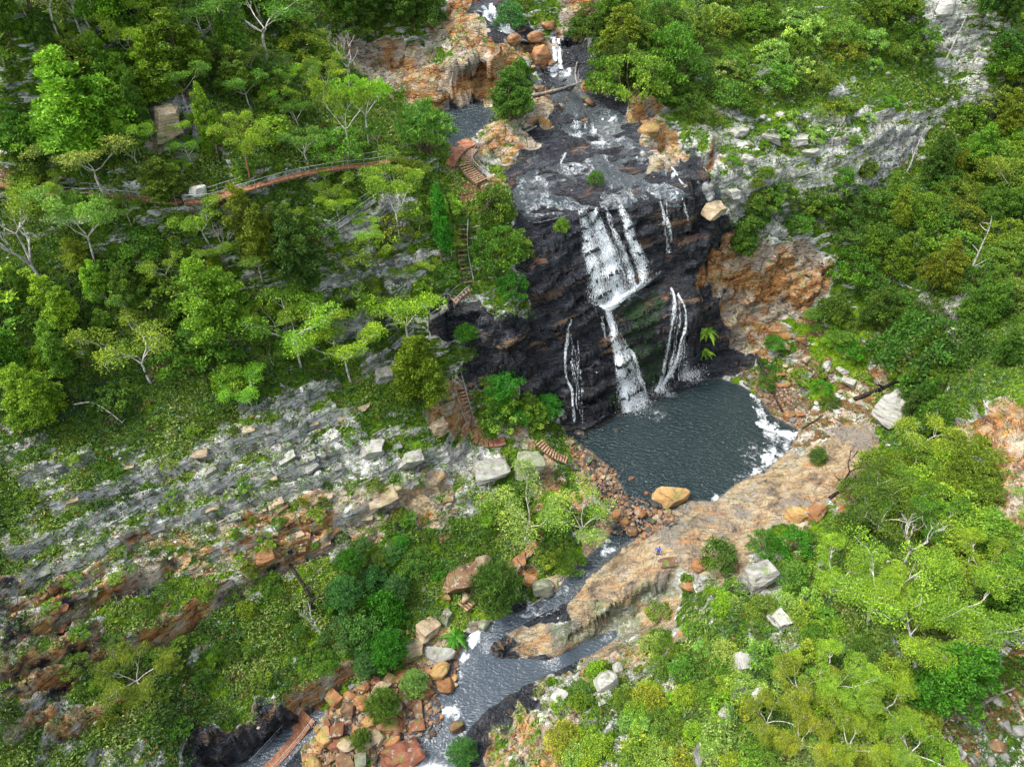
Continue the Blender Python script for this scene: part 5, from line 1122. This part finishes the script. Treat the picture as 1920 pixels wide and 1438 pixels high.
def line3(px, lift=.2, step=.5, smooth=6):
    q = []
    for a, b in zip(px, px[1:]):
        n = max(2, int(math.hypot(b[0] - a[0], b[1] - a[1]) / 4)); q += [hit(a[0] + (b[0] - a[0]) * k / n, a[1] + (b[1] - a[1]) * k / n)[0] for k in range(n)]
    q.append(hit(*px[-1])[0]); A_ = np.array(q)
    for _ in range(smooth): A_[1:-1] = .25 * A_[:-2] + .5 * A_[1:-1] + .25 * A_[2:]
    s = np.concatenate([[0], np.cumsum(np.linalg.norm(np.diff(A_[:, :2], axis=0), axis=1))]); m = max(3, int(s[-1] / step)); ts = np.linspace(0, s[-1], m)
    return [Vector([float(np.interp(x_, s, A_[:, k])) for k in range(3)]) + Vector((0, 0, lift)) for x_ in ts]
def rails(o, P3, wd, sides=(-1, 1), h=1.0, every=4, mat=None, net=False):
    mat = mat or M_RAIL
    pm = tubes('post', [([(0, 0, -.4), (0, 0, h)], [.035, .03])], mat, 5)
    for s in sides:
        pp = []
        for i, p in enumerate(P3):
            d = (P3[min(i + 1, len(P3) - 1)] - P3[max(i - 1, 0)]); d.z = 0; d = d.normalized() if d.length else Vector((1, 0, 0)); c = p + Vector((-d.y, d.x, 0)) * wd / 2 * s; pp.append(c)
            if i % every == 0: q = link('post', pm, o); q.location = c
        link('handrail', tubes('handrail', [([c + Vector((0, 0, h)) for c in pp], [.032] * len(pp)), ([c + Vector((0, 0, h * .5)) for c in pp], [.016] * len(pp))], mat, 5), o)
def walkway(name, label, px, wd, mat, sides=(-1, 1), lift=.25, cat='walkway', planks=True, every=4):
    P3 = line3(px, lift); o = empty(name, (0, 0, 0), label=label, category=cat); L = []
    for a, b in zip(P3, P3[1:]):
        d = b - a; n = 3
        for k in range(n): L.append((a.lerp(b, (k + .5) / n), (d.length / n - .03, wd, .06), d, (0, 0, 1)))
    boxes('deck', L, mat, o)
    for s in (-1, 1):
        E = []
        for a, b in zip(P3[::2], P3[2::2]):
            d = b - a; e = Vector((-d.y, d.x, 0)).normalized() * (wd / 2 - .05) * s; E.append((a.lerp(b, .5) + e + Vector((0, 0, -.14)), (d.length + .06, .08, .2), d, (0, 0, 1)))
        boxes('bearer', E, M_SIDE, o)
    if sides: rails(o, P3, wd - .06, sides, every=every)
    return o
def stairs(label, px, wd=1.25, sides=(1,), mat=None, name='staircase'):
    P3 = line3(px, .3, .34, 14); mat = mat or M_STEP; o = empty(name, (0, 0, 0), label=label, category='stairs'); me = None
    for i, (a, b) in enumerate(zip(P3, P3[1:])):
        if i >= 99: break
        d = b - a; d.z = 0; q = boxes('step', [((0, 0, 0), (.27, wd, .07), (1, 0, 0), (0, 0, 1))], mat, o) if me is None else link('step', me, o)
        me = q.data; q.location = a; q.rotation_euler = (0, 0, math.atan2(d.y, d.x))
    for s in (-1, 1):
        E = []
        for a, b in zip(P3[::3], P3[3::3]):
            d = b - a; e = Vector((-d.y, d.x, 0)).normalized() * (wd / 2 + .04) * s; E.append((a.lerp(b, .5) + e + Vector((0, 0, -.1)), (d.length + .06, .07, .26), d, (0, 0, 1)))
        boxes('stringer', E, M_SIDE, o)
    if sides: rails(o, P3, wd + .1, sides, .95, 6)
    return o
walkway('walkway', 'long rust red boardwalk with wire railings crossing the upper left slope', [(352,378),(395,377),(440,362),(500,344),(560,328),(630,316),(700,309),(745,300)], 1.9, M_DECK)
walkway('walkway', 'short piece of rust red boardwalk at the far left edge', [(-25,338),(20,348),(70,358),(110,364)], 1.8, M_DECK)
walkway('walkway', 'part of the boardwalk half hidden behind trees left of its bend', [(118,366),(200,368),(280,374),(345,380)], 1.5, M_DECK)
walkway('walkway', 'curved red path platform above the first flight of stairs', [(838,312),(846,292),(862,278),(884,268)], 2.6, M_EARTH, ())
stairs('topmost flight of wooden steps curving down from the red path platform', [(884,284),(868,300),(872,318),(886,330),(905,346)], 1.9, (1,))
stairs('short flight of wooden steps hidden in bushes above the straight middle stairs', [(920,370),(908,388),(902,404)], 1.3)
stairs('long straight middle flight of wooden steps with a grey handrail', [(869,425),(867,460),(869,490),(875,520),(880,540)], 1.25)
stairs('short flight of steps turning left at the foot of the middle flight', [(878,544),(862,556),(846,572)], 1.5, (-1, 1))
walkway('walkway', 'grey metal landing below the turning steps beside the dark wall', [(838,576),(822,588),(806,598)], 1.4, M_GREY)
walkway('walkway', 'grey metal ramp going down to the left beside the dark wall', [(776,620),(752,640),(735,655)], 1.4, M_GREY)
stairs('lower straight flight of wooden steps with a railing on its right', [(857,712),(864,740),(873,772),(882,800)], 1.35, (1,-1))
walkway('path_landing', 'red earth landing at the foot of the lower stairs', [(884,808),(896,822),(918,828),(945,822)], 2.6, M_EARTH, (), .1, 'path')
stairs('low stone edged steps curving down to the pool', [(1012,832),(1024,846),(1042,858),(1066,866)], 1.3, (), M_STEP)
walkway('creek_track', 'red earth track running beside the creek under the sprawling gums', [(1030,965),(1010,1010),(985,1042),(950,1066),(920,1085),(895,1108)], 1.3, M_EARTH, (), .1, 'path')
stairs('few broad wooden steps of the creek path beside the weeping tree', [(893,1112),(878,1126),(862,1142)], 2.0, ())
walkway('boardwalk', 'dark red boardwalk in the shade under the creek wall at the bottom left', [(580,1345),(555,1378),(525,1412),(490,1450)], 2.6, M_DECK, (-1, 1), .9)
walkway('boardwalk', 'wire fenced sloping track in the grass below the long boardwalk', [(604,446),(640,424),(672,398),(702,378)], 1.3, M_GREY, (-1, 1))
def log(label, px, r0, r1, mat=M_WOOD, lift=.25, twigs=0, name='log'):
    P3 = line3(px, lift, .6, 10); n = len(P3); R = random.Random(int(px[0][0])); pa = [(P3, [r0 + (r1 - r0) * i / (n - 1) for i in range(n)])]
    for k in range(twigs):
        s = P3[R.randrange(n // 2, n)]; pa.append(limb(s, s + Vector((R.uniform(-1, 1), R.uniform(-1, 1), R.uniform(.2, 1))) * r0 * 9, r1 * .7, r1 * .25, R))
    q = link(name, tubes(name, pa, mat, 7), None, label=label, category='log'); return q
log('pale driftwood log lying across the stream below the small upper fall', [(998,184),(1030,178),(1062,170),(1092,158)], .26, .2, M_WOOD, .4)
log('leaning log against the right side of the log dammed pool', [(1082,162),(1076,145),(1082,122)], .2, .12, M_WOOD, .4)
log('grey log lying on the flat rock above the fall', [(975,256),(990,248),(1006,240)], .18, .14)
log('long charred trunk lying down the scree to the right shore of the pool', [(1416,668),(1428,695),(1445,735),(1465,775)], .26, .16, M_BLK, .5)
log('charred log pointing at the big square white block', [(1600,752),(1640,736),(1685,716)], .34, .2, M_BLK, .4, 3)
log('thin pole by the corner of the foam', [(1502,806),(1520,796),(1542,780)], .13, .09, M_BLK)
log('black log lying on grass at the foot of the burnt sapling', [(1554,936),(1580,918),(1604,896)], .24, .12, M_BLK, .3, 2)
log('grey fallen trunk beside the creek track', [(958,1092),(970,1070),(990,1045)], .26, .2, M_WOOD, .5)
log('fallen white branch on the left slope above the ledges', [(142,764),(175,758),(205,775),(232,798)], .12, .05, M_GREYW, .5, 3)
log('dead branch lying across the dry gully', [(1835,1325),(1870,1305),(1925,1282)], .2, .1, M_WOOD, .5, 4)
log('thin log lying on the rocks just above the lip of the fall', [(1040,326),(1065,340),(1092,352)], .1, .06, M_BLK, .3)
log('black fallen trunk on the grass of the lower left slope', [(545,1062),(560,1085),(578,1110),(590,1145)], .2, .12, M_BLK, .4, 2)

# ------------------------------------------------------------------ the hiker
def hiker(u, v, label):
    loc, _ = hit(u, v); J = {}
    pts = [((0,0,.95),.15),((0,.01,1.12),.14),((0,0,1.32),.17),((0,0,1.46),.10),((0,0,1.54),.058),((0,.01,1.62),.085),((0,.015,1.71),.10),((0,.01,1.78),.07),
           ((.10,0,.90),.10),((.12,.02,.50),.07),((.13,-.02,.10),.05),((.13,.14,.03),.045),((-.10,0,.90),.10),((-.13,.10,.50),.07),((-.14,.05,.10),.05),((-.14,.21,.03),.045),
           ((.20,0,1.40),.07),((.36,.02,1.16),.052),((.42,.18,.98),.036),((-.20,0,1.40),.07),((-.36,.02,1.16),.052),((-.42,.18,.98),.036)]
    ed = [(0,1),(1,2),(2,3),(3,4),(4,5),(5,6),(6,7),(0,8),(8,9),(9,10),(10,11),(0,12),(12,13),(13,14),(14,15),(3,16),(16,17),(17,18),(3,19),(19,20),(20,21)]
    for s, w_ in ((1, 18), (-1, 21)):
        base = len(pts); pts.append(((.43 * s, .21, .93), .03)); ed.append((w_, base))
        for k in range(4): pts.append(((s * (.41 + .018 * k), .27 + .012 * (k % 2), .885 - .006 * k), .010)); ed.append((base, len(pts) - 1)); pts.append(((s * (.40 + .019 * k), .285 - .004 * k, .855), .008)); ed.append((len(pts) - 2, len(pts) - 1))
        pts.append(((s * .39, .24, .92), .011)); ed.append((base, len(pts) - 1)); pts.append(((s * .37, .265, .90), .009)); ed.append((len(pts) - 2, len(pts) - 1))
    me = bpy.data.meshes.new('person'); me.from_pydata([p for p, r in pts], ed, []); o = link('person', me, None, label=label, category='person')
    o.modifiers.new('skin', 'SKIN'); sv = me.skin_vertices[0].data
    for i, (p, r) in enumerate(pts): sv[i].radius = (r, r); sv[i].use_root = i == 0
    m = o.modifiers.new('sub', 'SUBSURF'); m.levels = m.render_levels = 2
    t = NT('person_cloth'); p = t.obj(); sp_ = t.n('ShaderNodeSeparateXYZ'); t.t.links.new(p, sp_.inputs[0]); z = sp_.outputs[2]
    c = t.mix(t.ss(z, .90, .92), (.03, .035, .05), (.02, .10, .55)); c = t.mix(t.ss(z, 1.5, 1.51), c, (.5, .3, .2)); c = t.mix(t.ss(z, .07, .08), (.05, .04, .03), c)
    ax = t.math('ABSOLUTE', sp_.outputs[0]); hnd = t.math('MULTIPLY', t.ss(ax, .36, .37), t.ss(z, .96, .955)); c = t.mix(hnd, c, (.5, .3, .2)); t.base(c, .8); me.materials.append(t.m)
    o.location = loc + Vector((0, 0, -.02)); o.rotation_euler = (0, 0, 2.6)
    def part(name, L, col, sm=True):
        bm = bmesh.new()
        for c, s in L:
            r = bmesh.ops.create_icosphere(bm, subdivisions=2, radius=1, matrix=Matrix.Translation(c) @ Matrix.Diagonal((*s, 1)))
        mm = bpy.data.meshes.new(name); bm.to_mesh(mm); bm.free(); tt = NT(name); tt.base(col, .7); mm.materials.append(tt.m); return link(name, mm, o)
    part('hair', [((0, -.02, 1.755), (.105, .11, .085)), ((0, -.07, 1.70), (.085, .05, .09))], (.03, .02, .012))
    part('eye', [((.035, .112, 1.715), (.012, .008, .008))], (.02, .02, .02)); part('eye', [((-.035, .112, 1.715), (.012, .008, .008))], (.02, .02, .02))
    part('nose', [((0, .122, 1.69), (.013, .018, .022))], (.5, .3, .2)); part('mouth', [((0, .108, 1.655), (.025, .008, .007))], (.3, .1, .08))
    part('ear', [((.098, .0, 1.70), (.01, .02, .03))], (.5, .3, .2)); part('ear', [((-.098, .0, 1.70), (.01, .02, .03))], (.5, .3, .2))
    part('backpack', [((0, -.20, 1.22), (.15, .09, .21))], (.02, .08, .42)); return o
hiker(1233, 1040, 'hiker in a blue jacket and dark trousers standing on the tan slab')
